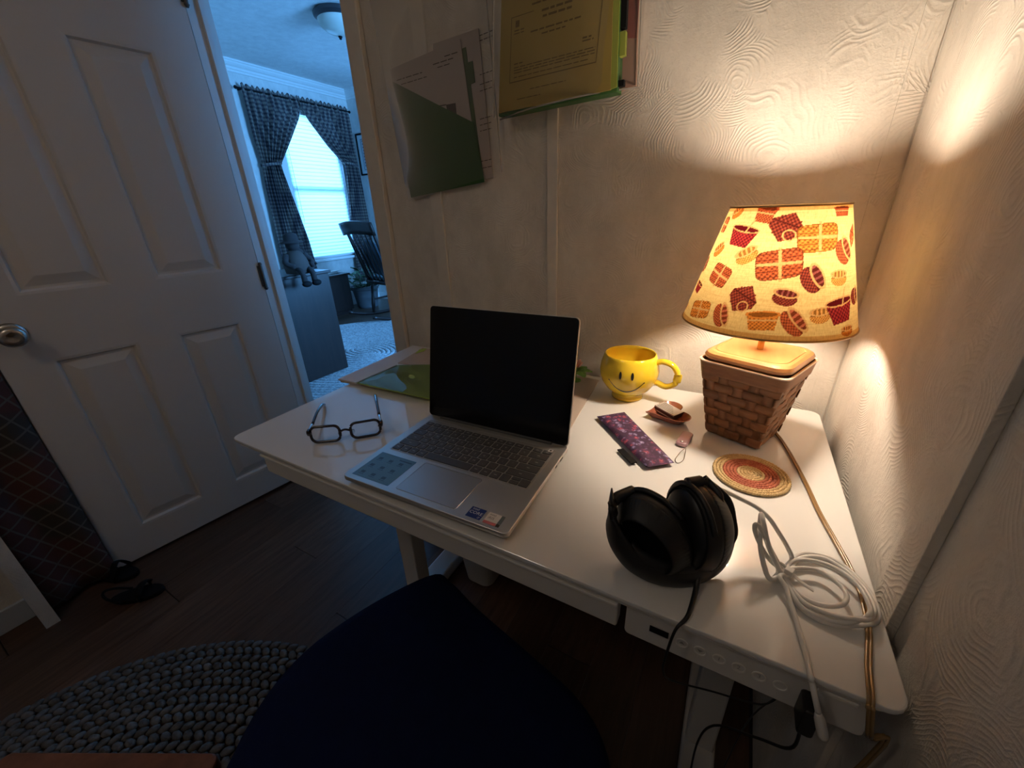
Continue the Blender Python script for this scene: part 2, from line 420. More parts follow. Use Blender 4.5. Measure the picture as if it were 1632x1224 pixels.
# white blind: head rail, slats, bottom rail, cord
M['slat'] = translucent('blind_slat', (.86, .88, .88), .55)
blind = thing('window_blind', 'white horizontal slat blind glowing with daylight', 'blind', (XW+.004, (WY0+WY1)/2, WZ0))
obj('head_rail', MB().box(XW-.028, XW+.006, WY0+.005, WY1-.005, WZ1-.04, WZ1), M['trimw'], blind)
obj('bottom_rail', MB().box(XW-.024, XW+.002, WY0+.008, WY1-.008, WZ0+.015, WZ0+.03), M['trimw'], blind)
sm = MB().grid(lambda u, v: Vector(((u-.5)*.016 + .003*math.sin(math.pi*u), (v-.5)*(WY1-WY0-.02), (u-.5)*.0485)), 4, 1).mesh('slat'); sm.materials.append(M['slat'])
z = WZ0+.045
while z < WZ1-.045:
    inst('slat', sm, blind, (XW-.011, (WY0+WY1)/2, z)); z += .0405
obj('lift_cord', MB().tube([(XW+.006, WY0+.06, WZ1-.03), (XW+.007, WY0+.062, 1.6), (XW+.006, WY0+.06, 1.1)], .002, 6), M['black'], blind)

# the open six-panel door, hinged on the left jamb
HA = Vector((-.832, YW-.004, 0)); HB = Vector((-.938, -.114, 0))
ud = (HB-HA).normalized(); wdv = Vector((-ud.y, ud.x, 0))
if wdv.x < 0: wdv = -wdv
DM = Matrix(((ud.x, wdv.x, 0, HA.x), (ud.y, wdv.y, 0, HA.y), (0, 0, 1, .012), (0, 0, 0, 1)))
DWd, DH = (HB-HA).length, 2.02
us = [(.122, .325), (.434, .635)]; zs = [(.115, .765), (.955, 1.615), (1.72, 1.91)]
ub = [0, .122, .325, .434, .635, DWd]; zb = [0, .115, .765, .955, 1.615, 1.72, 1.91, DH]
dm = MB()
for i in range(5):
    for j in range(7):
        if (ub[i], ub[i+1]) in us and (zb[j], zb[j+1]) in zs: continue
        dm.add([DM @ Vector(p) for p in ((ub[i], 0, zb[j]), (ub[i+1], 0, zb[j]), (ub[i+1], 0, zb[j+1]), (ub[i], 0, zb[j+1]))], [(0, 1, 2, 3)])
dm.add([DM @ Vector(p) for p in ((0,0,0),(DWd,0,0),(DWd,0,DH),(0,0,DH),(0,-.035,0),(DWd,-.035,0),(DWd,-.035,DH),(0,-.035,DH))], [(4,7,6,5),(0,4,5,1),(1,5,6,2),(2,6,7,3),(3,7,4,0)])
door = struct('door_1', dm, M['door'], 'white six-panel door standing open at the left')
for a, b in us:
    for c, d in zs:
        steps = [(0, 0), (.008, -.0015), (.013, -.011), (.020, -.011), (.044, -.003), (.048, -.002)]
        rings = [[DM @ Vector(p) for p in ((a+i, w, c+i), (b-i, w, c+i), (b-i, w, d-i), (a+i, w, d-i))] for i, w in steps]
        obj('panel', MB().loft(rings, False, True), M['door'], door)
km = DM @ Matrix.Translation((.682, 0, .855)) @ Matrix.Rotation(-math.pi/2, 4, 'X')
kn = obj('knob', MB().lathe([(.012, .008), (.012, .026), (.018, .034), (.027, .044), (.0285, .052), (.026, .059), (.018, .0635), (.012, .0625), (.0005, .0615)], 32, km), M['nickel'], door, smooth=True)
obj('rosette', MB().lathe([(.032, 0), (.032, .004), (.026, .009), (.012, .010)], 32, km, cap0=True), M['nickel'], kn, smooth=True)
for hz in (.25, .92, 1.8):
    h = MB(); hm = DM @ Matrix.Translation((-.004, .006, hz))
    h.lathe([(.006, -.045), (.006, .045)], 12, hm, cap0=True, cap1=True)
    h.lathe([(.008, .045), (.004, .053)], 12, hm, cap0=True, cap1=True).lathe([(.004, -.053), (.008, -.045)], 12, hm, cap0=True, cap1=True)
    h.box(0, .012, -.0055, -.002, -.04, .04, hm)
    obj('hinge', h, mat('dark_hinge', (.12, .11, .10), .4, .8), door)

# ================================================================== FAR ROOM THINGS
# curtain rod and two tied-back checked curtains
rod = obj('curtain_rod', MB().tube([(XW+.07, 2.55, 2.36), (XW+.07, 3.93, 2.36)], .009, 10, smooth=False).ball((XW+.07, 2.545, 2.36), .016, .016, .016).ball((XW+.07, 3.935, 2.36), .016, .016, .016)
    .box(XW, XW+.07, 2.6, 2.612, 2.352, 2.368).box(XW, XW+.07, 3.88, 3.892, 2.352, 2.368), M['blackm'], smooth='auto')
tag(rod, 'thin dark rod carrying both checked curtains over the window', 'curtain rod')
def plaid(k):
    co = k.co(); sp = k.n('ShaderNodeSeparateXYZ'); k.put(sp.inputs[0], co)
    a = k.math('SINE', k.math('MULTIPLY', sp.outputs[1], 2*math.pi/.032)); b = k.math('SINE', k.math('MULTIPLY', sp.outputs[2], 2*math.pi/.038))
    t = k.math('ADD', k.math('GREATER_THAN', a, .1), k.math('GREATER_THAN', b, .1))
    return k.ramp(k.math('MULTIPLY', t, .5), [(.0, (.24, .20, .17)), (.5, (.12, .10, .10)), (1, (.05, .045, .055))])
M['curtain'] = translucent('checked_curtain', None, .22, plaid)
def lerp(a, b, t): return a+(b-a)*t
def curtain(label, prof, tie, ph):
    root = thing('curtain', label, 'curtain', (XW+.07, tie[1], .35), 'checked curtains on the far window')
    zz = [p[0] for p in prof]; ll = [p[1] for p in prof]; rr = [p[2] for p in prof]
    zz2, ll2, rr2 = zz[::-1], ll[::-1], rr[::-1]
    def fn(u, v):
        z_ = lerp(2.40, prof[-1][0], v)
        l = float(np.interp(z_, zz2, ll2)); r = float(np.interp(z_, zz2, rr2))
        w = r-l; am = min(.035, .012+.02*(1-abs(z_-tie[0])/1.2))*(0.35 if z_ > 2.34 else 1)
        x = XW+.07+am*math.sin(u*2*math.pi*9+ph)+.008*math.sin(u*41+z_*3)
        top = (.012*math.sin(u*75)) if v == 0 else 0
        return Vector((x, l+w*u, z_+top))
    obj('panel', MB().grid(fn, 110, 48), M['curtain'], root, smooth=True)
    l = float(np.interp(tie[0], zz2, ll2)); r = float(np.interp(tie[0], zz2, rr2))
    cy = (l+r)/2; ry = (r-l)/2+.012
    pts = [(XW+.07+.05*math.cos(a), cy+ry*math.sin(a), tie[0]+.02*math.sin(a+tie[2])) for a in np.linspace(0, 2*math.pi, 20, endpoint=False)]
    obj('tieback', MB().tube(pts, .008, 8, 2, flat=(.6, 2.0), closed=True), M['curtain'], root, smooth=True)
curtain('dark checked curtain tied back on the side nearest the door', [(2.40, 2.60, 3.25), (2.34, 2.60, 3.25), (2.2, 2.60, 3.20), (1.95, 2.60, 3.02), (1.70, 2.62, 2.83), (1.5, 2.60, 2.86), (.9, 2.57, 2.97), (.30, 2.55, 3.02)], (1.70, 2.7, 0), 0)
curtain('dark checked curtain tied back on the side nearest the rocker', [(2.40, 3.22, 3.91), (2.34, 3.22, 3.91), (2.2, 3.28, 3.91), (1.95, 3.50, 3.90), (1.76, 3.72, 3.90), (1.5, 3.70, 3.92), (.9, 3.63, 3.95), (.30, 3.58, 3.96)], (1.76, 3.8, 3.0), 2)

# flush ceiling light
lc = pz(536, 20, HC); lc = Vector((lc.x, lc.y, HC))
def flush_light(label, lc, bowl):
    cl = thing('ceiling_light', label, 'lamp', lc); T = Matrix.Translation(lc)
    obj('pan', MB().lathe([(.05, 0), (.165, -.002), (.175, -.012), (.172, -.03), (.155, -.042), (.15, -.05)], 40, T, cap0=True), M['pan'], cl, smooth='auto')
    obj('bowl', MB().lathe([(.15, -.048), (.146, -.07), (.128, -.095), (.095, -.12), (.05, -.138), (.001, -.145)], 24, T), bowl, cl, smooth=True)
    obj('finial', MB().lathe([(.001, -.142), (.014, -.146), (.016, -.152), (.009, -.158), (.011, -.164), (.001, -.17)], 16, T), M['blackm'], cl, smooth=True)
M['pan'] = mat('bronze_pan', (.06, .055, .06), .35, .6)
flush_light('unlit flush ceiling lamp with frosted bowl and dark rim', lc, mat('alabaster_bowl', (.62, .62, .55), .3, vary=.15, vscale=8))
kg = N('fill_bowl'); em = kg.n('ShaderNodeEmission', Color=(1.0, .83, .66)); em.inputs[1].default_value = CEIL_FILL
kg.t.links.new(em.outputs[0], kg.out.inputs['Surface'])
flush_light('dimly lit flush ceiling lamp over the room with the desk', Vector((.05, -.95, 2.22)), kg.m)  # unseen lamp added behind the camera to brighten the door and walls

# framed picture on the end wall
pc = py_(567, 214, YW2); pb = py_(578, 280, YW2)
pic = thing('framed_picture', 'framed sampler print on the wall above the rocker', 'picture', (pc.x, YW2, pb.z))
x0, x1, z0, z1 = pc.x, pc.x+.36, pb.z, pc.z
obj('frame', MB().box(x0, x1, YW2-.02, YW2, z0, z0+.018).box(x0, x1, YW2-.02, YW2, z1-.018, z1).box(x0, x0+.018, YW2-.02, YW2, z0, z1).box(x1-.018, x1, YW2-.02, YW2, z0, z1), M['blackm'], pic)
obj('mat_board', MB().box(x0+.018, x1-.018, YW2-.008, YW2, z0+.018, z1-.018), mat('mat_board', (.6, .62, .62), .8), pic)
pr = MB()
for (a, b, c, d) in ((.07, .29, .06, .066), (.07, .29, z1-z0-.07, z1-z0-.064), (.07, .076, .06, z1-z0-.064), (.284, .29, .06, z1-z0-.064)):
    pr.box(x0+a, x0+b, YW2-.0095, YW2-.008, z0+c, z0+d)
for i in range(9):
    zz = z0+.10+i*(z1-z0-.2)/8
    for jx in range(5): pr.box(x0+.095+jx*.036, x0+.122+jx*.036, YW2-.0095, YW2-.008, zz, zz+.022)
obj('print', pr, mat('sampler_ink', (.05, .06, .10), .8), pic)

# dark low bookcase end near the doorway and a smaller cabinet behind it
ca = Vector((-1.72, 1.57, 0))
e1 = pz(522, 430, .79); e2 = pz(452, 441, .79)
dirx = (Vector((e2.x, e2.y, 0))-Vector((e1.x, e1.y, 0))).normalized()
nrm = Vector((-dirx.y, dirx.x, 0))
if nrm.y < 0: nrm = -nrm
CM = Matrix(((dirx.x, nrm.x, 0, e1.x), (dirx.y, nrm.y, 0, e1.y), (0, 0, 1, 0), (0, 0, 0, 1)))
cab = thing('bookcase', 'dark brown wooden cabinet end just beyond the doorway', 'cabinet', (e1.x, e1.y, 0))
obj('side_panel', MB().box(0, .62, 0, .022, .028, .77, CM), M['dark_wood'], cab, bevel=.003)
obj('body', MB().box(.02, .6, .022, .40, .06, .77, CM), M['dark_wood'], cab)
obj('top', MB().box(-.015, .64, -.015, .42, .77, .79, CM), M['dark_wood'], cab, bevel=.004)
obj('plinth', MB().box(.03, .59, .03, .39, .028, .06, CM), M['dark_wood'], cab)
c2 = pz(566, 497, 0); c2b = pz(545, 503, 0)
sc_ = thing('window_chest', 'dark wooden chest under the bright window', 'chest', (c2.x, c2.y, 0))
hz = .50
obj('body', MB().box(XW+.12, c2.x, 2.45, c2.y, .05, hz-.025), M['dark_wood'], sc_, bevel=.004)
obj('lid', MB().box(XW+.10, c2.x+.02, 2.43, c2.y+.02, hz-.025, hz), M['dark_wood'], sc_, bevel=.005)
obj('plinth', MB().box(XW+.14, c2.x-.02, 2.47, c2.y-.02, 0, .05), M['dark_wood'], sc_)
# papers on the chest catching daylight
tag(obj('paper_stack', MB().box(XW+.2, c2.x-.12, 2.75, 3.1, hz, hz+.02).box(XW+.22, c2.x-.10, 2.80, 3.15, hz+.02, hz+.03), M['paper']), 'pale papers lying on the chest below the window', 'papers')

# seated doll figure and a scaly dark ornament on the cabinet top
dp = pz(477, 438, .79); fwd = -nrm
dl = thing('doll', 'dark seated doll with round hat and dangling legs on cabinet', 'doll', (dp.x, dp.y, .79))
M['dollc'] = mat('doll_cloth', (.025, .018, .018), .9, vary=.3, vscale=40); M['dolls'] = mat('doll_shirt', (.06, .045, .04), .9)
dT = Matrix.Translation(dp)
body = MB().lathe([(.02, .005), (.075, .015), (.082, .06), (.066, .11), (.045, .145), (.02, .16)], 18, dT, cap0=True, cap1=True)
obj('body', body, M['dolls'], dl, smooth=True)
obj('head', MB().ball(dp+Vector((0, 0, .195)), .042, .042, .046), M['dollc'], dl, smooth=True)
obj('hat', MB().lathe([(.074, .205), (.07, .212), (.046, .218), (.044, .25), (.028, .265), (.001, .268)], 20, dT), M['dollc'], dl, smooth=True)
for s_ in (-1, 1):
    o_ = dp+dirx*(.036*s_)
    obj('leg', MB().tube([o_+Vector((0, 0, .035)), o_+fwd*.07+Vector((0, 0, .035)), o_+fwd*.10+Vector((0, 0, .01)), o_+fwd*.105+Vector((0, 0, -.04))], [.022, .02, .018, .019], 10), M['dollc'], dl, smooth=True)
    obj('boot', MB().ball(o_+fwd*.12+Vector((0, 0, -.05)), .022, .034, .02), M['blackm'], dl, smooth=True)
    a_ = dp+dirx*(.06*s_)
    obj('arm', MB().tube([a_+Vector((0, 0, .13)), a_+dirx*(.03*s_)+fwd*.03+Vector((0, 0, .085)), a_+fwd*.07+Vector((0, 0, .06))], [.02, .019, .015], 10), M['dollc'], dl, smooth=True)
op = pz(505, 433, .79)+nrm*.06
orn = thing('pinecone_ornament', 'dark scaly pinecone ornament leaning beside the doll', 'ornament', (op.x, op.y, .79))
ax = (Vector((0, 0, .17))+dirx*.11)
obj('core', MB().tube([op+Vector((0, 0, .02)), op+ax*.5+Vector((0, 0, .02)), op+ax+Vector((0, 0, .02))], [.04, .05, .02], 12), M['dollc'], orn, smooth=True)
scl = MB().lathe([(.001, .022), (.018, .006), (.02, -.004), (.001, -.006)], 8, sx=1, sy=.5).mesh('scale'); fixn(scl); scl.materials.append(M['dollc'])
for i in range(34):
    t = i/34; a = i*2.4; rr_ = .052*(1-.55*t)
    p = op+ax*t+Vector((0, 0, .03))+dirx*(rr_*math.cos(a))+nrm*(rr_*math.sin(a))
    inst('scale', scl, orn, p, a)

# potted plant
pp = pz(579, 484, 0); pp = Vector((XW+.33, pp.y-.12, 0))
pl_ = thing('potted_plant', 'bushy green plant in a grey pot beside the rocker', 'plant', pp)
T = Matrix.Translation(pp)
obj('pot', MB().lathe([(.12, 0), (.135, .02), (.165, .24), (.178, .25), (.18, .285), (.168, .288), (.16, .25), (.001, .245)], 32, T, cap0=True), mat('grey_pot', (.16, .16, .17), .6), pl_, smooth='auto')
M['leaf'] = mat('leaf', (.05, .10, .05), .35, vary=.4, vscale=30)
lf = MB().grid(lambda u, v: Vector(((u-.5)*.05*math.sin(math.pi*min(.98, v+.02)), .10*v, .015*math.sin(2.5*v)-.012*abs(u-.5)*2)), 2, 5).mesh('leaf'); lf.materials.append(M['leaf'])
for i in range(46):
    a = random.uniform(0, 6.28); r_ = random.uniform(.01, .15); hh = random.uniform(.27, .52)-r_*.5
    o = inst('leaf', lf, pl_, pp+Vector((r_*math.cos(a), r_*math.sin(a), hh)), a-1.57); o.rotation_euler = (random.uniform(-.6, .7), random.uniform(-.5, .5), a-1.57); o.scale = [random.uniform(.8, 1.4)]*3
for i in range(9):
    a = i*.7; obj('stem', MB().tube([pp+Vector((.02*math.cos(a), .02*math.sin(a), .24)), pp+Vector((.06*math.cos(a), .06*math.sin(a), .34)), pp+Vector((.11*math.cos(a), .11*math.sin(a), .45))], .004, 5), M['leaf'], pl_)

# rocking chair facing away to the right
rc = pz(640, 500, 0); rc = Vector((rc.x, rc.y, 0))
rk = thing('rocking_chair', 'dark wooden spindle-back rocking chair by the window', 'chair', rc)
rot = math.radians(-10)
RM = Matrix.Translation(rc) @ Matrix.Rotation(rot, 4, 'Z')
def R3(x, y, z): return RM @ Vector((x, y, z))     # x across, y forward (away from the back), z up
W2 = .27
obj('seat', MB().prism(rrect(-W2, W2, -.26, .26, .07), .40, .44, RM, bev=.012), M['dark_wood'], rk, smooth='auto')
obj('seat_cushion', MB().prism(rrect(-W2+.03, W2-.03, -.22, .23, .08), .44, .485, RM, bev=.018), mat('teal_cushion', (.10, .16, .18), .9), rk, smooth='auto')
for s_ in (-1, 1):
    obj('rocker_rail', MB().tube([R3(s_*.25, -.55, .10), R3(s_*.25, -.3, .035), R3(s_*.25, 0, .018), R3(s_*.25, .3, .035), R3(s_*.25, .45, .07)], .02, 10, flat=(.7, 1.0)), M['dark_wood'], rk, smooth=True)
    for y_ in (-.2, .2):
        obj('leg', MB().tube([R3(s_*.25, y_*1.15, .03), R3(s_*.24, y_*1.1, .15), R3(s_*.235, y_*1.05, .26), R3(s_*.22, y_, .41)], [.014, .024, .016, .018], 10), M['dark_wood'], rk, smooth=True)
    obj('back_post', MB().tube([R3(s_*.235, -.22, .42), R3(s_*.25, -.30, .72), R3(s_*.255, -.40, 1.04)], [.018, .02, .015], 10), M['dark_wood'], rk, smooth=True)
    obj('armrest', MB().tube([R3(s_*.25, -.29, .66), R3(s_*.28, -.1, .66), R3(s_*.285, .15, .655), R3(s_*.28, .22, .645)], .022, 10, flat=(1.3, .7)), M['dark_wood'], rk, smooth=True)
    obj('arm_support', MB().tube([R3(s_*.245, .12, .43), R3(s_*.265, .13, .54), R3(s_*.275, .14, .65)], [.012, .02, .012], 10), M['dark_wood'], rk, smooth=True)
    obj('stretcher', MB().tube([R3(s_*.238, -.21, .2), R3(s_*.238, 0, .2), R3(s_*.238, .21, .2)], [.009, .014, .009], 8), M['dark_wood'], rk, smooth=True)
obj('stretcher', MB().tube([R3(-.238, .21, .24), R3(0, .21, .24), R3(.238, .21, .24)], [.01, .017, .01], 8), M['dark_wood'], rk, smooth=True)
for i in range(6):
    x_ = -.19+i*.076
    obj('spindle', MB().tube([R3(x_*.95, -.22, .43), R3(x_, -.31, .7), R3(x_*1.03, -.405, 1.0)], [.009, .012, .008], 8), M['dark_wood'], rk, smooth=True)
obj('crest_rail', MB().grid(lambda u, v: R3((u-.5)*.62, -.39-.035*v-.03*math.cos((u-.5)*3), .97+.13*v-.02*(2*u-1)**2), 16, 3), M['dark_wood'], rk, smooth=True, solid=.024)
obj('back_cushion', MB().ball(R3(0, -.25, .70), .19, .05, .21, 18, 10, Matrix.Rotation(rot, 4, 'Z') @ Matrix.Rotation(math.radians(15), 4, 'X')), mat('dark_teal_cushion', (.05, .07, .09), .9), rk, smooth=True)

# braided oval rug in the far room
def coil_tube(cx, cy, a, b, r, z=.0, n=150, wob=0):
    pts = []
    for i in range(n):
        t = 2*math.pi*i/n
        pts.append((cx+a*math.cos(t), cy+b*math.sin(t), z+r*.62))
    return MB().tube(pts, r, 6, 1, flat=(1, .62), smooth=False, closed=True)
fr = thing('braided_rug', 'pale oval braided rug in the room beyond the door', 'rug', (-2.02, 2.0, 0))
k = N('far_braid'); co = k.co()
f = k.noise(co, 60, 3, .6); k.set(Base_Color=k.ramp(f, [(.3, (.20, .20, .21)), (.7, (.52, .52, .52))]), Roughness=.95); k.bump(f, .8, .01); M['farbraid'] = k.m
for i in range(26):
    a, b = .12+i*.042, .02+i*.042
    obj('braid_coil', coil_tube(-2.02, 2.0, a, b, .0225), M['farbraid'], fr, smooth=True)

# ================================================================== DESK
DW, DD = 1.02, .594
desk = thing('desk', 'white glass-topped standing desk with drawer and control panel', 'desk', (.51, .3, 0))
outl = rrect(0, DW, 0, DD, .017, 6)
obj('desk_top', MB().prism(outl, DT-.007, DT, bev=.0018), M['glass_top'], desk, smooth='auto')
obj('top_frame', MB().prism(rrect(.006, DW-.006, .006, DD-.006, .015, 6), DT-.016, DT-.0072), M['desktrim'], desk, smooth='auto')
obj('under_frame', MB().box(.035, DW-.035, .05, DD-.04, DT-.062, DT-.016), M['deskmetal'], desk, bevel=.006)
dw = obj('drawer', MB().box(.082, .776, .010, .028, DT-.062, DT-.021), M['deskmetal'], desk, bevel=.0025)
obj('drawer_lip', MB().box(.082, .776, .0045, .022, DT-.0235, DT-.019), M['desktrim'], dw, bevel=.001)
obj('drawer_tray', MB().box(.12, .74, .028, .36, DT-.085, DT-.05), M['deskmetal'], desk, bevel=.008)
pan = obj('control_panel', MB().prism(rrect(.785, 1.004, DT-.066, DT-.017, .006), .011, .045, Matrix(((1,0,0,0),(0,0,1,0),(0,1,0,0),(0,0,0,1)))), M['deskmetal'], desk, bevel=.002)
obj('usb_port', MB().box(.812, .832, .0095, .014, .696, .704), M['blackm'], pan)
YM = Matrix(((1,0,0,0),(0,0,-1,0),(0,1,0,0),(0,0,0,1)))
for i, bx in enumerate((.846, .864, .882, .900, .918, .936)):
    bt = MB().lathe([(.0052, 0), (.0052, .0012), (.0064, .0012), (.0064, 0)], 20, Matrix.Translation((bx, .0108, .698)) @ YM)
    obj('button', bt, M['desktrim'], pan, smooth='auto')
M['glyph'] = mat('button_glyph', (.30, .29, .28), .6)
for bx, ch in ((.882, '1'), (.900, '2'), (.918, '3')):
    vs, fs = text_mesh(ch, .007, Matrix.Translation((bx, .0104, .698)) @ Matrix.Rotation(math.pi/2, 4, 'X')); obj('button_numeral', MB().add(vs, fs), M['glyph'], pan)
for bx, s_ in ((.846, 1), (.864, -1)):
    obj('button_arrow', MB().add([(bx-.003, .0104, .698-.0015*s_), (bx+.003, .0104, .698-.0015*s_), (bx, .0104, .698+.0025*s_)], [(0, 1, 2)]), M['glyph'], pan)
obj('panel_slot', MB().box(.962, .992, .0095, .012, .712, .7165), M['desktrim'], pan, bevel=.001)
for x_ in (.115, .925):
    obj('leg_column', MB().box(x_-.035, x_+.035, .27, .33, .36, DT-.062).box(x_-.028, x_+.028, .276, .324, .05, .36), M['deskmetal'], desk, bevel=.004)
    obj('foot', MB().box(x_-.033, x_+.033, .02, .575, .008, .05), M['deskmetal'], desk, bevel=.006)
    for y_ in (.05, .545): obj('levelling_pad', MB().lathe([(.02, 0), (.02, .008)], 16, Matrix.Translation((x_, y_, 0)), cap0=True, cap1=True), M['black'], desk)
obj('crossbar', MB().box(.15, .89, .28, .32, DT-.11, DT-.065), M['deskmetal'], desk, bevel=.003)

# white bin under the desk
bn = thing('waste_bin', 'small white bin standing on the floor under the desk', 'bin', (.2, .5, 0))
bo = MB()
for z_, g in ((0, .0), (.006, .004), (.26, .028)):
    pass
rings = [[Vector((x, y, z_)) for x, y in rrect(.19-g, .29+g, .43-g, .53+g, .03)] for z_, g in ((.0, -.006), (.006, 0), (.26, .022), (.26, .018), (.01, -.004))]
obj('bucket', MB().loft(rings, True, True), M['deskmetal'], bn, smooth='auto')
obj('rim', MB().tube([Vector((x, y, .26)) for x, y in rrect(.168, .312, .408, .552, .04)], .004, 8, 1, smooth=False, closed=True), M['deskmetal'], bn, smooth=True)

# ================================================================== LAPTOP
LF, LR = D(545, 757, .0155), D(808, 853, .0155)
lx = Vector((LR.x-LF.x, LR.y-LF.y, 0)); LWd = lx.length; lx.normalize(); ly = Vector((-lx.y, lx.x, 0))
LD = .228
LM = Matrix(((lx.x, ly.x, 0, LF.x), (lx.y, ly.y, 0, LF.y), (0, 0, 1, DT), (0, 0, 0, 1)))
lap = thing('laptop', 'open silver laptop with a dark screen on the desk', 'laptop', LF.lerp(LR, .5)+Vector((0, 0, DT-LF.z)))
TH = .0155
deck = obj('keyboard_deck', MB().prism(rrect(0, LWd, 0, LD, .008), .0078, TH, LM, bev=.0012), M['silver'], lap, smooth='auto')
for fx in (.03, LWd-.03):
    for fy in (.03, LD-.03): obj('rubber_foot', MB().prism(rrect(fx-.02, fx+.02, fy-.004, fy+.004, .003, 3), 0, .0080, LM), M['black'], lap)
obj('key_well', MB().prism(rrect(.0155, LWd-.0155, .0905, .2065, .004), TH-.0002, TH+.0002, LM), mat('key_well', (.42, .41, .40), .5, .5), deck)
kw = (LWd-.034)/15.0; ky0 = .093; kh = .0187
rows = [  # bottom to top: (y, height, widths)
    (0, kh, [1.0, 1.0, 1, 1, 5.2, 1, 1, 1, ]),
    (1, kh, [2.3]+[1]*10+[2.7]),
    (2, kh, [1.8]+[1]*11+[2.2]),
    (3, kh, [1.5]+[1]*12+[1.5]),
    (4, kh, [1]*13+[2]),
    (5, .0125, [1.0]*15)]
letters = [None, 'ZXCVBNM,./', 'ASDFGHJKL;\'', 'QWERTYUIOP[]', '`1234567890-=', None]
kmesh = {}
def key(w, h):
    kk = (round(w, 4), round(h, 4))
    if kk not in kmesh:
        me = MB().prism(rrect(-w/2, w/2, -h/2, h/2, .0013, 2), 0, .0012, bev=.0003).mesh('key'); fixn(me); me.materials.append(M['key']); kmesh[kk] = me
    return kmesh[kk]
ang = math.atan2(lx.y, lx.x)
lg = MB(); y = ky0
for ri, (_, hgt, wds) in enumerate(rows):
    x = .017; g = .0026
    for ci, w in enumerate(wds):
        wpx = w*kw
        inst('key', key(wpx-g, hgt-g), deck, LM @ Vector((x+wpx/2, y+hgt/2, TH+.0002)), ang)
        L = letters[ri]
        c0 = 1 if ri in (1, 2, 3) else 0
        ch = L[ci-c0] if (L and 0 <= ci-c0 < len(L)) else None
        if ch:
            vs, fs = text_mesh(ch, .0062, LM @ Matrix.Translation((x+wpx/2, y+hgt/2, TH+.00145))); lg.add(vs, fs)
        elif ri == 5 or (ri == 0 and w < 2) or w > 1.2 and ri != 0:
            lg.box(x+wpx/2-.0025, x+wpx/2+.0025, y+hgt/2-.0006, y+hgt/2+.0006, TH+.00135, TH+.00145, LM)
        x += wpx
    if ri == 0:   # arrow keys: left, split up/down, right
        for (dx, hh, oy) in ((0, hgt, 0), (1.0, hgt/2, 0), (1.0, hgt/2, hgt/2), (1.93, hgt, 0)):
            wv = (.017+15*kw-x)/2.9
            inst('key', key(wv-g*.9, hh-g*.7), deck, LM @ Vector((x+dx*wv+wv/2, y+oy+hh/2, TH+.0002)), ang)
    y += hgt
obj('key_legends', lg, M['legend'], deck)
# white sticker tab on the corner power key
obj('power_key_tab', MB().box(LWd-.0265, LWd-.0185, .2055-.010, .2055-.0015, TH+.0014, TH+.0016, LM), mat('white_tab', (.8, .8, .8), .5), deck)
obj('power_key_dot', MB().box(LWd-.024, LWd-.021, .2055-.0075, .2055-.0042, TH+.0016, TH+.0018, LM), M['ink'], deck)
obj('touchpad', MB().prism(rrect(.103, .212, .012, .083, .003), TH-.0002, TH+.00025, LM), mat('touchpad', (.50, .49, .48), .35, .7), deck)
ed = MB()
for a in (rrect(.1022, .2128, .0112, .0838, .0035),):
    ed.tube([LM @ Vector((p[0], p[1], TH+.0002)) for p in a], .0004, 5, 1, smooth=False, closed=True)
obj('touchpad_edge', ed, mat('touchpad_edge', (.85, .84, .82), .15, .9), deck)
def sticker(x0, x1, y0, y1, m_, name='sticker', zz=.0003):
    return obj(name, MB().box(x0, x1, y0, y1, TH-.0001, TH+zz, LM), m_, deck)
# blue film sheet with small icons
sticker(.012, .088, .010, .078, mat('blue_film', (.10, .22, .36), .35), 'blue_sticker')
ic = MB()
for i in range(3):
    for j in range(3):
        cx_, cy_ = .024+.022*i, .022+.020*j
        ic.box(cx_-.004, cx_+.004, cy_-.003, cy_+.003, TH+.0003, TH+.00035, LM).box(cx_-.005, cx_+.006, cy_-.006, cy_-.005, TH+.0003, TH+.00035, LM)
ic.box(.058, .084, .069, .0715, TH+.0003, TH+.00035, LM)
obj('sticker_icons', ic, mat('film_ink', (.04, .10, .19), .5), deck)
# processor sticker
sx0 = LWd-.069
sticker(sx0, sx0+.023, .0075, .0275, mat('sticker_navy', (.012, .035, .20), .3))
tm = MB()
for b, sz, px, py in (('intel', .0058, .008, .0168), ('CORE', .0078, .0115, .0098), ('i7', .005, .019, .0028)):
    vs, fs = text_mesh(b, sz, LM @ Matrix.Translation((sx0+px, .0075+py, TH+.0004))); tm.add(vs, fs)
obj('sticker_lettering', tm, mat('sticker_white', (.85, .86, .88), .4), deck)
sx1 = LWd-.041
sticker(sx1, sx1+.019, .0065, .0275, mat('sticker_cream', (.80, .76, .70), .4))
sticker(sx1, sx1+.019, .0065, .0112, mat('sticker_red', (.62, .16, .15), .4), zz=.0004)
sticker(sx1+.0195, sx1+.0245, .0125, .0275, mat('sticker_grey', (.14, .17, .17), .4))
sticker(sx1+.0195, sx1+.0245, .0065, .0115, M['ink'])
tm = MB()
for b, sz, px, py in (('intel', .0055, .0075, .0172), ('iRIS', .0065, .0075, .0108)):
    vs, fs = text_mesh(b, sz, LM @ Matrix.Translation((sx1+px, .0065+py, TH+.00055))); tm.add(vs, fs)
obj('sticker_lettering', tm, mat('sticker_ink', (.16, .15, .14), .5), deck)
obj('port', MB().box(LWd-.0006, LWd+.0003, .165, .172, .0095, .0125, LM).box(LWd-.0006, LWd+.0003, .185, .198, .0095, .0125, LM), M['black'], deck)
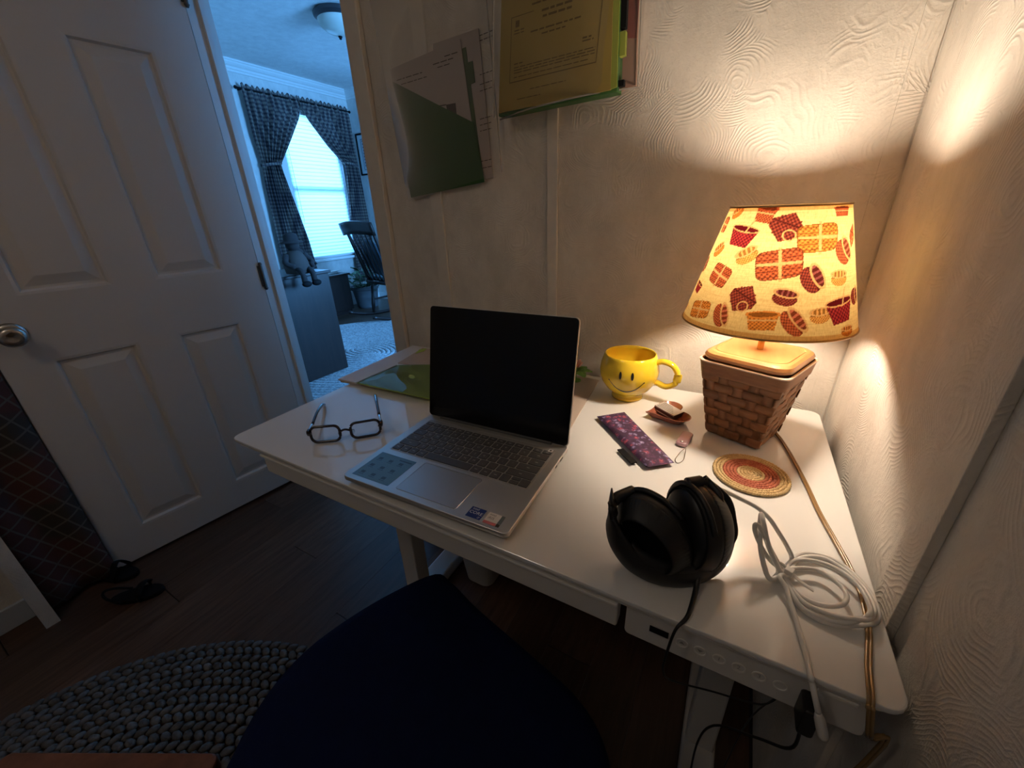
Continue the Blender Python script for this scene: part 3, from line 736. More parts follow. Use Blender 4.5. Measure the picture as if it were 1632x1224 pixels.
# lid, leaning back
HM = LM @ Matrix.Translation((0, LD-.006, TH+.001)) @ Matrix.Rotation(math.radians(90-11.5), 4, 'X')
LH = .221
lid = obj('lid', MB().prism(rrect(0, LWd, 0, LH, .008), -.0055, -.0008, HM, bev=.0008), M['silver'], lap, smooth='auto')
obj('screen', MB().prism(rrect(.0012, LWd-.0012, .0015, LH-.0012, .007), -.0008, .0004, HM), M['screen'], lid, smooth='auto')
obj('hinge_bar', MB().lathe([(.0052, .03), (.0052, LWd-.03)], 14, LM @ Matrix.Translation((0, LD-.004, TH-.001)) @ Matrix.Rotation(math.pi/2, 4, 'Y'), cap0=True, cap1=True), mat('dark_hinge_bar', (.05, .05, .05), .4), lap, smooth='auto')

# ================================================================== TABLE LAMP
LC = Vector((.886, .443, DT)); la = math.radians(-22)
lampt = thing('table_lamp', 'basket-base table lamp with a basket-print shade, switched on', 'lamp', LC)
BM = Matrix.Translation(LC) @ Matrix.Rotation(la, 4, 'Z')
HB_, HT_, BH = .0445, .066, .147       # half width at the foot, at the rim, height
def sq(h, r, z, n=5): return [Vector((x, y, z)) for x, y in rrect(-h, h, -h, h, r, n)]
def hw(z): return HB_+(HT_-HB_)*(z/BH)
core = MB().loft([[BM @ p for p in sq(hw(z)-.0032, .012, z)] for z in (0.001, BH*.5, BH-.004)])
bk = obj('basket_core', core, M['splint'], lampt, smooth='auto')
# woven splints: each visible piece over/under on the four sides
NR, NC = 7, 5
zr0, zr1 = .004, BH-.022
for side in range(4):
    SMx = BM @ Matrix.Rotation(side*math.pi/2, 4, 'Z')
    for r in range(NR):
        za = zr0+(zr1-zr0)*r/NR; zb_ = zr0+(zr1-zr0)*(r+1)/NR
        for c in range(NC):
            if (r+c+side) % 2: continue
            def fn(u, v, za=za, zb_=zb_, c=c):
                zz = za+.0006+(zb_-za-.0012)*v; h = hw(zz)
                x = -h+2*h*((c-.32+u*1.64)/NC)
                x = max(-h-.001, min(h+.001, x))
                bow = .0046*math.sin(math.pi*u)**.7 - .0012*(2*v-1)**2
                return SMx @ Vector((x, -(h-.0032+bow), zz))
            obj('splint', MB().grid(fn, 10, 3), M['splint'], bk, smooth=True, solid=.0012)
    for c in range(NC):   # upright stakes
        mb = MB()
        def fs_(u, v, c=c):
            zz = .002+(BH-.008)*v; h = hw(zz); return SMx @ Vector((-h+2*h*((c+.14+.72*u)/NC), -(h-.0014), zz))
        obj('stake', mb.grid(fs_, 2, 8), M['splint'], bk, smooth=True, solid=.001)
def band(z0, z1, extra):
    return MB().loft([[BM @ p for p in sq(hw(z)+e, .014, z)] for z, e in ((z0, extra-.001), (z0+.001, extra), (z1-.001, extra), (z1, extra-.001), (z1, extra-.004), (z0, extra-.004))], False, False)
obj('rim_band', band(BH-.026, BH-.002, .0045), M['splint'], lampt, smooth='auto')
obj('rim_edge', band(BH-.004, BH-.0005, .0055), mat('pale_rim', (.55, .42, .33), .5), lampt, smooth='auto')
hl = HT_
lidp = [(hl-.002, BH-.001), (hl+.0015, BH+.003), (hl+.002, BH+.007), (hl, BH+.0115), (hl-.004, BH+.0145), (hl-.009, BH+.0155), (hl-.0098, BH+.0140), (hl-.0106, BH+.0155)]
obj('lid', MB().loft([[BM @ p for p in sq(h, .024, z, 8)] for h, z in lidp], True, True), M['maple'], lampt, smooth='auto')
TOPZ = DT+BH+.0155
LT = Matrix.Translation((LC.x, LC.y, 0))
SC = Vector((.8808, .4433))
M['brass'] = mat('brass_tube', (.55, .32, .12), .25, .9)
obj('stem', MB().lathe([(.0048, TOPZ-.001), (.0048, TOPZ+.075), (.009, TOPZ+.076), (.016, TOPZ+.08), (.017, TOPZ+.115), (.014, TOPZ+.118)], 18, LT, cap0=True, cap1=True), M['brass'], lampt, smooth='auto')
# glowing bulb
kb = N('bulb_glow'); em = kb.n('ShaderNodeEmission', Color=(1.0, .825, .635)); em.inputs[1].default_value = BULB
kb.t.links.new(em.outputs[0], kb.out.inputs['Surface'])
bz = TOPZ+.118
obj('bulb', MB().lathe([(.012, bz), (.014, bz+.008), (.024, bz+.026), (.029, bz+.042), (.027, bz+.056), (.017, bz+.067), (.001, bz+.071)], 16, LT), kb.m, lampt, smooth=True)

# the shade: printed linen on a frustum, painted on a dense mesh
ZB, ZT, RB, RTp = .953, 1.1252, .1225, .0752
NU, NV = 760, 170
LINEN = np.array((.80, .54, .19))
motifs = [ # zoomed picture coordinates: x, y, width, height, turn, kind, colour
 (765,200,165,150,10,'tub','r'),(590,350,230,190,8,'hand','c'),(930,300,270,200,20,'bag','m'),(1180,380,275,200,-4,'ham','o'),(555,180,90,100,-30,'bowl','o'),
 (410,465,90,115,-35,'bowl','o'),(620,510,175,140,-30,'bowl','l'),(870,585,335,220,-10,'ham','r'),(1375,475,120,190,60,'bowl','r'),(1335,680,115,130,0,'bowl','l'),
 (1140,690,200,190,60,'bowl','m'),(415,665,165,170,15,'ham','r'),(315,575,90,150,70,'bowl','m'),(258,745,100,115,10,'hand','c'),(590,845,230,210,25,'bag','m'),
 (920,830,190,140,10,'bowl','m'),(260,925,175,150,-8,'ham','o'),(430,970,190,150,70,'bowl','r'),(740,1020,260,170,-5,'tub','o'),(990,1025,235,170,50,'bowl','r'),
 (1190,970,150,130,-5,'bowl','l'),(1345,915,190,230,-8,'hand','c'),(1395,1085,95,90,0,'bowl','o'),(1450,820,80,170,80,'bowl','m'),(1360,175,110,80,0,'tub','r'),(170,890,80,100,0,'hand','c'),(460,280,60,130,0,'ham','r'),(1430,360,60,170,20,'bag','r')]
CLR = {'r': (.36, .075, .025), 'c': (.22, .014, .018), 'm': (.18, .028, .018), 'o': (.54, .18, .028), 'l': (.60, .26, .05)}
def cone_hit(px, py):
    d = ray(px, py); o = CAMP-Vector((SC.x, SC.y, 0))
    sl = (RTp-RB)/(ZT-ZB)
    # |o+td|xy = RB + sl*(z-ZB)
    a0 = RB+sl*(o.z-ZB); a = d.x**2+d.y**2-(sl*d.z)**2; b = 2*(o.x*d.x+o.y*d.y-a0*sl*d.z); c = o.x**2+o.y**2-a0**2
    q = b*b-4*a*c
    if q < 0: return None
    t = (-b-math.sqrt(q))/(2*a); p = o+d*t
    return math.atan2(p.y, p.x), p.z
ML = []
view_a = math.atan2(CY-SC.y, CX-SC.x)
for (mx, my, w, h, tn, kd, cl_) in motifs:
    hit = cone_hit(1060+mx*.20833, 300+my*.20833)
    sc2 = .20833/FPX*.60
    if hit is None:
        edge = 1 if mx > 800 else -1
        hit = (view_a+edge*1.35, ZT-(my-130)/1000*(ZT-ZB))
    da = (hit[0]-view_a+math.pi) % (2*math.pi)-math.pi
    fs2 = 1/max(.45, math.cos(da))
    ML.append((hit[0], hit[1], w*sc2*.84*min(fs2, 1.8), h*sc2*.88, math.radians(-tn), kd, cl_))
for i in range(26):   # the back half of the shade
    kd = random.choice(['bowl', 'ham', 'hand', 'bag', 'tub']); cl_ = random.choice('rcmol')
    ML.append((view_a+math.pi+((i % 9)-4)*.30+random.uniform(-.06, .06), ZB+.03+(i//9)*.055+random.uniform(-.01, .01), random.uniform(.03, .05), random.uniform(.026, .04), random.uniform(-1, 1), kd, cl_))
uu = np.linspace(0, 2*np.pi, NU, endpoint=False); vv = np.linspace(0, 1, NV+1)
TH_, VV = np.meshgrid(uu, vv)
Zs = ZB+(ZT-ZB)*VV; Rs = RB+(RTp-RB)*VV
col = np.tile(LINEN, (NV+1, NU, 1)).astype(float)
def put(mask, c, a=1.0): col[mask] = col[mask]*(1-a)+np.array(c)*a
for (th, zc, w, h, tn, kd, cl_) in ML:
    s = ((TH_-th+np.pi) % (2*np.pi)-np.pi)*Rs; t = Zs-zc
    x = (s*math.cos(tn)+t*math.sin(tn))/(w/2); y = (-s*math.sin(tn)+t*math.cos(tn))/(h/2)
    if abs(x).min() > 2: continue
    base = np.array(CLR[cl_]); lite = base*1.35+np.array((.07, .03, .01)); dk = base*.42; rimc = (.66, .36, .12)
    wv = np.sin(x*26+3*y)*np.sin(y*20)
    def shade(mask): 
        put(mask, base); put(mask & (wv > .35), lite); put(mask & (wv < -.45), dk)
    if kd == 'bowl':
        body = ((x/.95)**2+((y+.25)/.75)**2 < 1) & (y < .35) | ((np.abs(x) < .85) & (y > -.5) & (y < .3))
        shade(body); put(body & (np.abs(y+.05) < .06), dk)
        rim = (x/1.0)**2+((y-.35)/.5)**2 < 1; put(rim, rimc); inn = (x/.8)**2+((y-.35)/.34)**2 < 1
        put(inn, dk*1.2); put(inn & (np.sin(x*16) > .3), base*1.3+.03)
    elif kd == 'ham':
        body = (np.abs(x)**5+np.abs(y)**5 < 1); shade(body); put(body & (np.abs(np.sin(y*8)) < .25), dk)
        put(body & (np.abs(y-.05+.08*x) < .10), rimc); put((np.abs(x-.05) < .07) & (np.abs(y) < 1.15), rimc); put(body & (np.abs(x)**5+np.abs(y)**5 > .8), dk)
    elif kd == 'hand':
        wd_ = .62+.36*(y+1)/1.5; body = (np.abs(x) < wd_) & (y > -1) & (y < .45); shade(body)
        rim = (x/1.0)**2+((y-.42)/.3)**2 < 1; put(rim, rimc); put((x/.9)**2+((y-.42)/.2)**2 < 1, dk)
        put((np.abs(x-.15-.25*(y-.2)) < .05) & (y > .1) & (y < 1.25), rimc)
    elif kd == 'bag':
        body = (np.abs(x)*.75+np.abs(y)*.85 < .95) & (np.abs(x) < .95) | ((np.abs(x) < .6) & (np.abs(y) < .7)); shade(body); put(body & (np.abs(y-.25) < .05), dk)
        rr2 = ((x-.35)/.38)**2+((y+.45)/.42)**2; put((rr2 < 1) & (rr2 > .62), rimc)
    else:
        wd_ = .7+.25*(y+1)/2; body = (np.abs(x) < wd_) & (np.abs(y) < .8); shade(body)
        put((x/1.0)**2+((y-.6)/.35)**2 < 1, base*1.2); put((x/.82)**2+((y-.62)/.22)**2 < 1, dk); put(body & (np.abs(y-.1) < .07), rimc)
def folded(mask): col[mask] *= np.array((.72, .56, .42))
folded((VV < .045) | (VV > .965))
V = np.stack([SC.x+Rs*np.cos(TH_), SC.y+Rs*np.sin(TH_), Zs], -1).reshape(-1, 3)
jj, ii = np.meshgrid(np.arange(NV), np.arange(NU), indexing='ij'); i2 = (ii+1) % NU
F = np.stack([jj*NU+ii, jj*NU+i2, (jj+1)*NU+i2, (jj+1)*NU+ii], -1).reshape(-1, 4)
me = bpy.data.meshes.new('shade'); me.vertices.add(len(V)); me.vertices.foreach_set('co', V.ravel().astype(np.float32))
me.loops.add(F.size); me.loops.foreach_set('vertex_index', F.ravel().astype(np.int32))
me.polygons.add(len(F)); me.polygons.foreach_set('loop_start', np.arange(0, F.size, 4, dtype=np.int32))
me.update(calc_edges=True)
ca_ = me.color_attributes.new('print', 'FLOAT_COLOR', 'POINT')
ca_.data.foreach_set('color', np.concatenate([np.clip(col.reshape(-1, 3), 0, 1), np.ones((len(V), 1))], 1).ravel().astype(np.float32))
def shadecol(k):
    a = k.n('ShaderNodeVertexColor'); a.layer_name = 'print'
    co = k.co(); f = k.math('MULTIPLY', k.noise(k.mapping(co, scale=(40, 40, 900)), 1, 2), k.noise(k.mapping(co, scale=(700, 700, 30)), 1, 2))
    mm = k.n('ShaderNodeMix'); mm.data_type = 'RGBA'; mm.blend_type = 'MULTIPLY'; mm.inputs[0].default_value = 1
    k.put(mm.inputs[6], a.outputs[0]); k.put(mm.inputs[7], k.ramp(f, [(.12, (.72, .72, .72)), (.35, (1, 1, 1))])); return mm.outputs[2]
M['shade'] = translucent('printed_linen', None, .5, shadecol, .20)
obj('shade', me, M['shade'], lampt, smooth=True)
for r_, z_ in ((RB, ZB), (RTp, ZT)):
    obj('shade_ring', MB().tube([(SC.x+r_*math.cos(a), SC.y+r_*math.sin(a), z_) for a in np.linspace(0, 2*math.pi, 64, endpoint=False)], .0016, 6, 1, smooth=False, closed=True), M['brass'], lampt, smooth=True)
for a in (0.4, 2.5, 4.6):
    obj('shade_spoke', MB().tube([(SC.x, SC.y, ZT-.02), (SC.x+RTp*math.cos(a), SC.y+RTp*math.sin(a), ZT)], .0012, 6, smooth=False), M['brass'], lampt)
obj('harp_post', MB().tube([(LC.x+.02, LC.y, TOPZ+.09), (LC.x+.034, LC.y, TOPZ+.13), (LC.x+.03, LC.y, TOPZ+.18), (SC.x, SC.y, ZT-.02)], .0012, 6), M['brass'], lampt)
# gold two-wire cord: along the desk and over the front edge
k = N('gold_cord'); k.set(Base_Color=(.26, .15, .055), Roughness=.25); k.p.inputs['Specular IOR Level'].default_value = .8; M['goldcord'] = k.m
cpx = [(1236,690,.004),(1246,702,.003),(1262,728,.003),(1285,772,.003),(1305,815,.003),(1330,860,.003),(1352,900,.003),(1372,945,.003),(1384,1000,.003),(1384,1060,.003),(1388,1112,.004)]
cp = [D(a, b, c) for a, b, c in cpx]; e = cp[-1]
cp += [Vector((e.x, -.005, DT-.003)), py_(1388, 1128, -.0075), py_(1387, 1148, -.006), py_(1385, 1175, 0), py_(1380, 1215, .02), Vector((XR-.03, .12, .02))]
for s_ in (-1, 1):
    off = [Vector((s_*.0014, 0, 0)) for _ in cp]
    obj('power_cord', MB().tube([p+q for p, q in zip(cp, off)], .0017, 8, 5), M['goldcord'], lampt, smooth=True)

# ================================================================== SMALL THINGS ON THE DESK
# smiling mug
MC = Vector((.657, .512, DT))
mug = thing('mug', 'round yellow ceramic mug with a smiling face', 'mug', MC)
M['yel'] = mat('yellow_glaze', (.80, .56, .035), .12, coat=.4); T = Matrix.Translation(MC)
prof = [(.001, .0), (.031, 0), (.034, .002), (.0335, .008), (.030, .012), (.036, .016), (.048, .026), (.058, .042), (.0625, .058), (.063, .068), (.0605, .084), (.0565, .096), (.0545, .1015), (.0525, .1035), (.0505, .1015), (.053, .094), (.057, .08), (.059, .066), (.057, .05), (.046, .03), (.03, .02), (.001, .018)]
obj('body', MB().lathe(prof, 48, T), M['yel'], mug, smooth=True)
obj('handle', MB().tube([MC+Vector(p) for p in ((.053, -.002, .088), (.070, -.004, .094), (.090, -.006, .088), (.101, -.007, .070), (.097, -.007, .050), (.080, -.005, .040), (.062, -.002, .044), (.052, 0, .046))], .0072, 12, 6, flat=(1.15, .85)), M['yel'], mug, smooth=True)
po = [q for q in prof[6:13]]
def mugpt(ang, z, off=.0004):
    r = float(np.interp(z, [q[1] for q in po], [q[0] for q in po]))+off
    return MC+Vector((r*math.cos(ang), r*math.sin(ang), z))
fa = math.atan2(CY-MC.y, CX-MC.x)-.07      # where the face points
M['face'] = mat('face_black', (.01, .009, .008), .3)
for s_ in (-1, 1):
    def fe(u, v, s_=s_):
        a = 2*math.pi*u; return mugpt(fa+s_*.195+.046*v*math.cos(a), .0725+.0085*v*math.sin(a), .0005)
    obj('eye', MB().grid(fe, 24, 3), M['face'], mug)
def fsm(u, v):
    t = (u-.5)*2; w = .0009*(1-.3*abs(t)); return mugpt(fa+t*.60, .0335+.024*t*t+w*(2*v-1)*2, .0005)
obj('smile', MB().grid(fsm, 40, 2), M['face'], mug)
for s_ in (-1, 1):
    def fd(u, v, s_=s_):
        a = 2*math.pi*u; return mugpt(fa+s_*.60+.03*v*math.cos(a), .0575+.0018*v*math.sin(a), .0006)
    obj('dimple', MB().grid(fd, 12, 2), M['face'], mug)

# floral glasses case
q = [D(951, 664, .006), D(1030, 745, .006), D(1075, 738, .006), D(995, 657, .006)]
cc = sum(q, Vector())/4; cc.z = DT
case = thing('glasses_case', 'padded purple floral pouch lying beside the mug', 'pouch', cc)
k = N('floral_cloth'); co = k.co()
v = k.vor(co, 75); fl = k.ramp(v.outputs['Distance'], [(.0, (.50, .10, .14)), (.3, (.40, .07, .12)), (.45, (.10, .03, .10)), (.8, (.035, .012, .04))])
v2 = k.vor(k.mapping(co, loc=(3, 1, 2)), 95); fl2 = k.ramp(v2.outputs['Distance'], [(.0, (.45, .42, .62)), (.35, (.22, .17, .36)), (.5, (.04, .015, .05))])
c_ = k.mix(k.ramp(k.noise(co, 55, 2), [(.47, (0, 0, 0)), (.53, (1, 1, 1))]), fl, fl2); c_ = k.mix(k.ramp(k.noise(co, 260, 3), [(.4, (0, 0, 0)), (.65, (1, 1, 1))]), c_, (.05, .018, .055))
k.set(Base_Color=c_, Roughness=.8); k.bump(k.noise(co, 900, 2), .2, .0005); M['floral'] = k.m
def pillow(q, th, n=20, m=14):
    def f(sgn):
        def g(u, v):
            p = q[0].lerp(q[1], u).lerp(q[3].lerp(q[2], u), v)
            e_ = (max(0, 1-(2*u-1)**8)*max(0, 1-(2*v-1)**4))**.5
            return Vector((p.x, p.y, DT+th/2+sgn*th/2*e_))
        return g
    return MB().grid(f(1), n, m).grid(f(-1), n, m)
obj('pouch', pillow(q, .013), M['floral'], case, smooth=True)
ta, tb = D(993, 716, .003), D(1015, 738, .003); dn = (q[0]-q[3]).normalized()*.011; dn.z = 0
obj('label_tab', MB().loft([[ta, tb, tb+dn, ta+dn], [p+Vector((0, 0, .0022)) for p in (ta, tb, tb+dn, ta+dn)]]), M['blackm'], case)

# heart dish with matchbox
HC2 = Vector((.757, .446, DT))
dish = thing('heart_dish', 'small brown glazed heart-shaped dish next to the lamp', 'dish', HC2)
def heart(s, z, n=48):
    out = []
    for i in range(n):
        t = 2*math.pi*i/n; hx = 16*math.sin(t)**3; hy = 13*math.cos(t)-5*math.cos(2*t)-2*math.cos(3*t)-math.cos(4*t)
        a = math.radians(-62); hx, hy = hx/17, hy/17
        out.append(HC2+Vector((1.1*s*(hx*math.cos(a)-hy*math.sin(a)), 1.1*s*(hx*math.sin(a)+hy*math.cos(a)), z)))
    return out
M['heart'] = mat('brown_glaze', (.34, .12, .075), .15, coat=.5, vary=.3, vscale=60)
obj('bowl', MB().loft([heart(.026, 0), heart(.030, .001), heart(.041, .012), heart(.0435, .0150), heart(.042, .0155), heart(.038, .0115), heart(.028, .0035)], True, True), M['heart'], dish, smooth='auto')
a0, a1 = D(1035, 651, .024), D(1078, 670, .024)
mbx = thing('matchbox', 'silver-printed matchbox lying in the heart dish', 'matchbox', ((a0.x+a1.x)/2, (a0.y+a1.y)/2, DT+.012))
mang = math.atan2(-.028, .05)
XM = Matrix.Translation((.755, .452, DT+.0125)) @ Matrix.Rotation(mang, 4, 'Z') @ Matrix.Rotation(.10, 4, 'Y')
obj('sleeve', MB().box(-.024, .024, -.0150, .0150, -.005, .005, XM), mat('matchbox_side', (.10, .045, .035), .7), mbx, bevel=.0006)
obj('top_label', MB().box(-.0235, .0235, -.0145, .0145, .005, .0053, XM), mat('matchbox_foil', (.62, .59, .54), .3, .3), mbx)
obj('striker_edge', MB().box(-.0235, .0235, -.01515, -.0149, -.005, -.003, XM).box(-.0235, .0235, -.01515, -.0149, .003, .005, XM), mat('matchbox_cream', (.6, .55, .48), .6), mbx)
ms = MB()
for i in range(5):
    ms.add(*(lambda yy: ([XM @ Vector(p) for p in ((-.02, yy, .0055), (.018-.004*i, yy+.001, .0055), (.018-.004*i, yy+.0022, .0055), (-.02, yy+.0016, .0055))], [(0, 1, 2, 3)]))(-.012+.005*i))
obj('top_print', ms, M['ink'], mbx)

# pink key fob with a wire loop
fb = thing('key_fob', 'small pink plastic tag with thin wire loop', 'key fob', (.797, .365, DT))
FMx = Matrix.Translation((.797, .367, DT)) @ Matrix.Rotation(math.radians(-8), 4, 'Z')
obj('tag_body', MB().prism(rrect(-.0095, .0095, -.025, .024, .006), .0005, .0085, FMx, bev=.003), mat('pink_plastic', (.50, .30, .34), .3), fb, smooth='auto')
obj('rivet', MB().ball(FMx @ Vector((0, -.019, .009)), .003, .003, .0015), M['chrome'], fb, smooth=True)
obj('wire_loop', MB().tube([D(1092, 714, .006), D(1083, 722, .004), D(1076, 733, .0012), D(1081, 738, .0012), D(1089, 733, .0012), D(1092, 722, .004), D(1093, 715, .006)], .0006, 6), M['chrome'], fb, smooth=True)

# woven coaster: spiral of straw coils
CC = Vector((.901, .305, DT)); co_ = thing('woven_coaster', 'round straw coaster with a red ring in front of the lamp', 'coaster', CC)
straw = wood('straw', (.46, .30, .12), (.72, .53, .27), (90, 90, 90), .7); straw_r = wood('red_straw', (.33, .07, .035), (.55, .17, .09), (90, 90, 90), .7)
NCO = 11; CR = .053
for i in range(NCO):
    r_ = CR*(i+.6)/NCO; pts = []; n = max(14, int(r_*2*math.pi/.0022)); nb = max(5, int(r_*2*math.pi/.007))
    m_ = straw_r if 4 <= i <= 7 else straw
    mb = MB()
    for s_ in range(2):   # two twisted strands
        pts = []
        for j in range(n):
            a = 2*math.pi*j/n; tw = nb*a+s_*math.pi+i*.8
            rr_ = r_+.0013*math.cos(tw); pts.append(CC+Vector((rr_*math.cos(a), rr_*math.sin(a), .0028+.0012*math.sin(tw))))
        mb.tube(pts, .0018, 6, 1, smooth=False, closed=True)
    obj('straw_coil', mb, m_, co_, smooth=True)

# reading glasses, upside with arms pointing to the door
gA, gB = D(491, 706, .006), D(612, 690, .006)
gl = thing('eyeglasses', 'dark purple reading glasses on the left of the desk', 'glasses', ((gA.x+gB.x)/2, (gA.y+gB.y)/2, DT))
gx = (gB-gA); gx.z = 0; GWd = gx.length; gx.normalize(); gy = Vector((-gx.y, gx.x, 0))
GT = Matrix(((gx.x, 0, -gy.x*0, 0), (gx.y, 0, 0, 0), (0, 1, 0, 0), (0, 0, 0, 1)))
def G(a, b, c): return Vector((gA.x, gA.y, DT))+gx*a+gy*c+Vector((0, 0, b))   # across, up, back
M['frame'] = mat('dark_purple_acetate', (.012, .006, .016), .15, coat=.5)
half = GWd/2; lw = half-.016
lens_m = clear('lens_glass', (.97, .98, 1), .1, .02)
for s_ in (0, 1):
    c0 = .006 if s_ == 0 else half+.010
    out = rrect(0, lw, 0, .031, .011, 6)
    bend = lambda a: .006*((a-half)/half)**2
    ring = [G(c0+x, .003+y, bend(c0+x)+.10*y) for x, y in out]
    obj('rim', MB().tube(ring, .0027, 8, 1, flat=(1, 1.0), smooth=False, closed=True), M['frame'], gl, smooth=True)
    obj('lens', MB().add(ring, [tuple(range(len(ring)))]), lens_m, gl)
    np_ = G(half+(-.012 if s_ == 0 else .012), .014, -.0+.008)
    obj('nose_pad', MB().ball(np_, .002, .004, .005, 10, 6), clear('nose_pad_%d' % s_, (.9, .9, .9), .2), gl, smooth=True)
obj('bridge', MB().tube([G(half-.011, .020, .001), G(half, .0245, .000), G(half+.011, .020, .001)], .0022, 8), M['frame'], gl, smooth=True)
tips = [D(513, 646, .012), D(598, 631, .012)]
for s_, (a, tip) in enumerate(((.003, tips[0]), (GWd-.003, tips[1]))):
    h0 = G(a, .024, .004)
    obj('end_piece', MB().tube([G(a+(.004 if s_ == 0 else -.004), .026, .003), h0, G(a, .024, .012)], .0036, 8, 3, flat=(.9, 1.7)), M['frame'], gl, smooth=True)
    hb = h0+(tip-h0)*.16; hb.z = DT+.024
    obj('temple_hinge', MB().tube([G(a, .024, .011), hb, h0+(tip-h0)*.30], .0026, 8, 3), M['chrome'], gl, smooth=True)
    obj('temple', MB().tube([h0+(tip-h0)*.28+Vector((0, 0, .0)), h0.lerp(tip, .65)+Vector((0, 0, .004)), tip, tip+(tip-h0).normalized()*.022+Vector((0, 0, -.007))], [.0030, .0031, .0036, .0032], 8), M['frame'], gl, smooth=True)

# document stack behind the laptop on the left: papers, folder, clear sleeve
stk = thing('document_stack', 'stack of pale papers lying left behind the laptop', 'papers', (.1, .42, DT))
def slab(pxs, z0, z1):
    b = [pz(a, c, DT+z1) for a, c in pxs]; return MB().loft([[Vector((p.x, p.y, DT+z0)) for p in b], [Vector((p.x, p.y, DT+z1)) for p in b]])
M['tanpaper'] = mat('tan_paper', (.50, .41, .34), .75, vary=.06); M['whitepaper'] = mat('white_paper', (.66, .65, .66), .7)
obj('manila_envelope', MB().loft([[Vector((x, y, DT+.0002)) for x, y in ((-.03, .29), (.33, .315), (.30, .592), (-.042, .588))], [Vector((x, y, DT+.006)) for x, y in ((-.03, .29), (.33, .315), (.30, .592), (-.042, .588))]]), M['tanpaper'], stk, bevel=.001)
obj('paper_sheet', MB().loft([[Vector((x, y, DT+z_)) for x, y in ((-.034, .288), (.32, .313), (.29, .590), (-.046, .586))] for z_ in (.006, .0095)]), M['whitepaper'], stk)
obj('ribbed_sheet', MB().loft([[Vector((x, y, DT+z_)) for x, y in ((.03, .44), (.31, .46), (.29, .585), (.005, .575))] for z_ in (.0095, .011)]), M['tanpaper'], stk)
fol = thing('green_folder', 'green folder in a shiny clear sleeve on the paper stack', 'folder', (.12, .38, DT+.011))
M['green'] = mat('green_card', (.38, .54, .10), .6); M['green2'] = mat('light_green_film', (.28, .50, .30), .25, spec=.7)
gq = [D(567, 610, .0125), D(690, 637, .0125), D(690, 581, .0125), D(632, 582, .0125)]
fz = DT+.0112
g3 = [Vector((p.x, p.y, fz)) for p in gq]
obj('folder_card', MB().loft([g3, [p+Vector((0, 0, .0015)) for p in g3]]), M['green'], fol)
obj('clear_sleeve', MB().grid(lambda u, v: g3[0].lerp(g3[1], u).lerp(g3[3].lerp(g3[2], u), v)+Vector((0, 0, .0032+.0022*math.sin(u*9+v*4)*math.sin(v*7+1)*math.sin(math.pi*u)*math.sin(math.pi*v))), 30, 24), clear('sleeve_film', (.93, 1, .95), .3, .04, .04), fol, smooth=True)
l0, l1 = D(567, 610, .0155), D(632, 582, .0155)
obj('sleeve_weld', MB().tube([l0, l1], .0016, 6, smooth=False), clear('weld', (.9, .95, .95), .6, .1, .5), fol)
tq = [D(662, 563, .0125), D(676, 559, .0125), D(680, 555, .0125), D(668, 557, .0125)]
obj('index_tab', MB().loft([[Vector((p.x, p.y, fz)) for p in tq], [Vector((p.x, p.y, fz+.001)) for p in tq]]), M['green'], fol)
# tan sheet behind the laptop on the right and a small artificial flower
sh = [(.33, .30), (.598, .302), (.574, .572), (.325, .585)]
tag(obj('kraft_sheet', MB().loft([[Vector((x, y, DT+z_)) for x, y in sh] for z_ in (.0003, .0016)]), M['tanpaper']), 'tan paper sheet lying right behind the laptop screen', 'paper')
fp = Vector((.522, .545, DT+.0016))
flw = thing('silk_flower', 'small pink silk flower with green leaf peeking past the laptop', 'flower', fp)
pk = mat('pink_petal', (.72, .42, .34), .7); lm = mat('silk_leaf', (.16, .33, .06), .6)
pet = MB().grid(lambda u, v: Vector(((u-.5)*.017*math.sin(math.pi*(.1+.85*v)), .018*v, .006*v*v-.004*abs(2*u-1))), 4, 5).mesh('petal'); pet.materials.append(pk)
for i in range(8):
    o = inst('petal', pet, flw, fp+Vector((.004, -.004, .040)), i*.785); o.rotation_euler = (.5+(i % 2)*.4, 0, i*.785)
lfm = MB().grid(lambda u, v: Vector(((u-.5)*.026*math.sin(math.pi*(.05+.9*v)), .04*v, .008*math.sin(3*v)-.003*abs(2*u-1))), 4, 6).mesh('leaf'); lfm.materials.append(lm)
for i, (a, t) in enumerate(((-1.3, .5), (-.4, .4), (1.9, .3), (-2.2, .2))):
    o = inst('leaf', lfm, flw, fp+Vector((0, 0, .022)), a); o.rotation_euler = (t*.2, 0, a)
obj('stem', MB().tube([fp, fp+Vector((0, 0, .02)), fp+Vector((.003, -.003, .04))], .002, 6), lm, flw)
obj('flower_base', MB().lathe([(.013, 0), (.013, .003), (.003, .007)], 14, Matrix.Translation(fp), cap0=True, cap1=True), lm, flw)

# ================================================================== HEADPHONES
hp = thing('headphones', 'black over-ear headphones resting on their band', 'headphones', D(1080, 880))
band_px = [(978, 800, .086), (976, 832, .066), (988, 868, .042), (1016, 900, .022), (1060, 918, .014), (1106, 917, .013), (1143, 898, .020), (1160, 868, .036), (1161, 835, .058), (1150, 798, .082), (1119, 766, .105)]
bp = [D(a, b, c) for a, b, c in band_px]
obj('headband', MB().tube(bp, [.75, 1, 1.15, 1.2, 1.2, 1.2, 1.2, 1.15, 1.05, .9, .6], 14, 6, flat=(.0055, .0120)), M['black'], hp, smooth=True)
bp2 = [D(a, b, c) for a, b, c in ((1003, 868, .044), (1025, 890, .03), (1062, 904, .024), (1104, 902, .024), (1134, 884, .032))]
obj('band_padding', MB().tube(bp2, [.6, 1, 1, 1, .6], 12, 6, flat=(.008, .010)), M['leather'], hp, smooth=True)
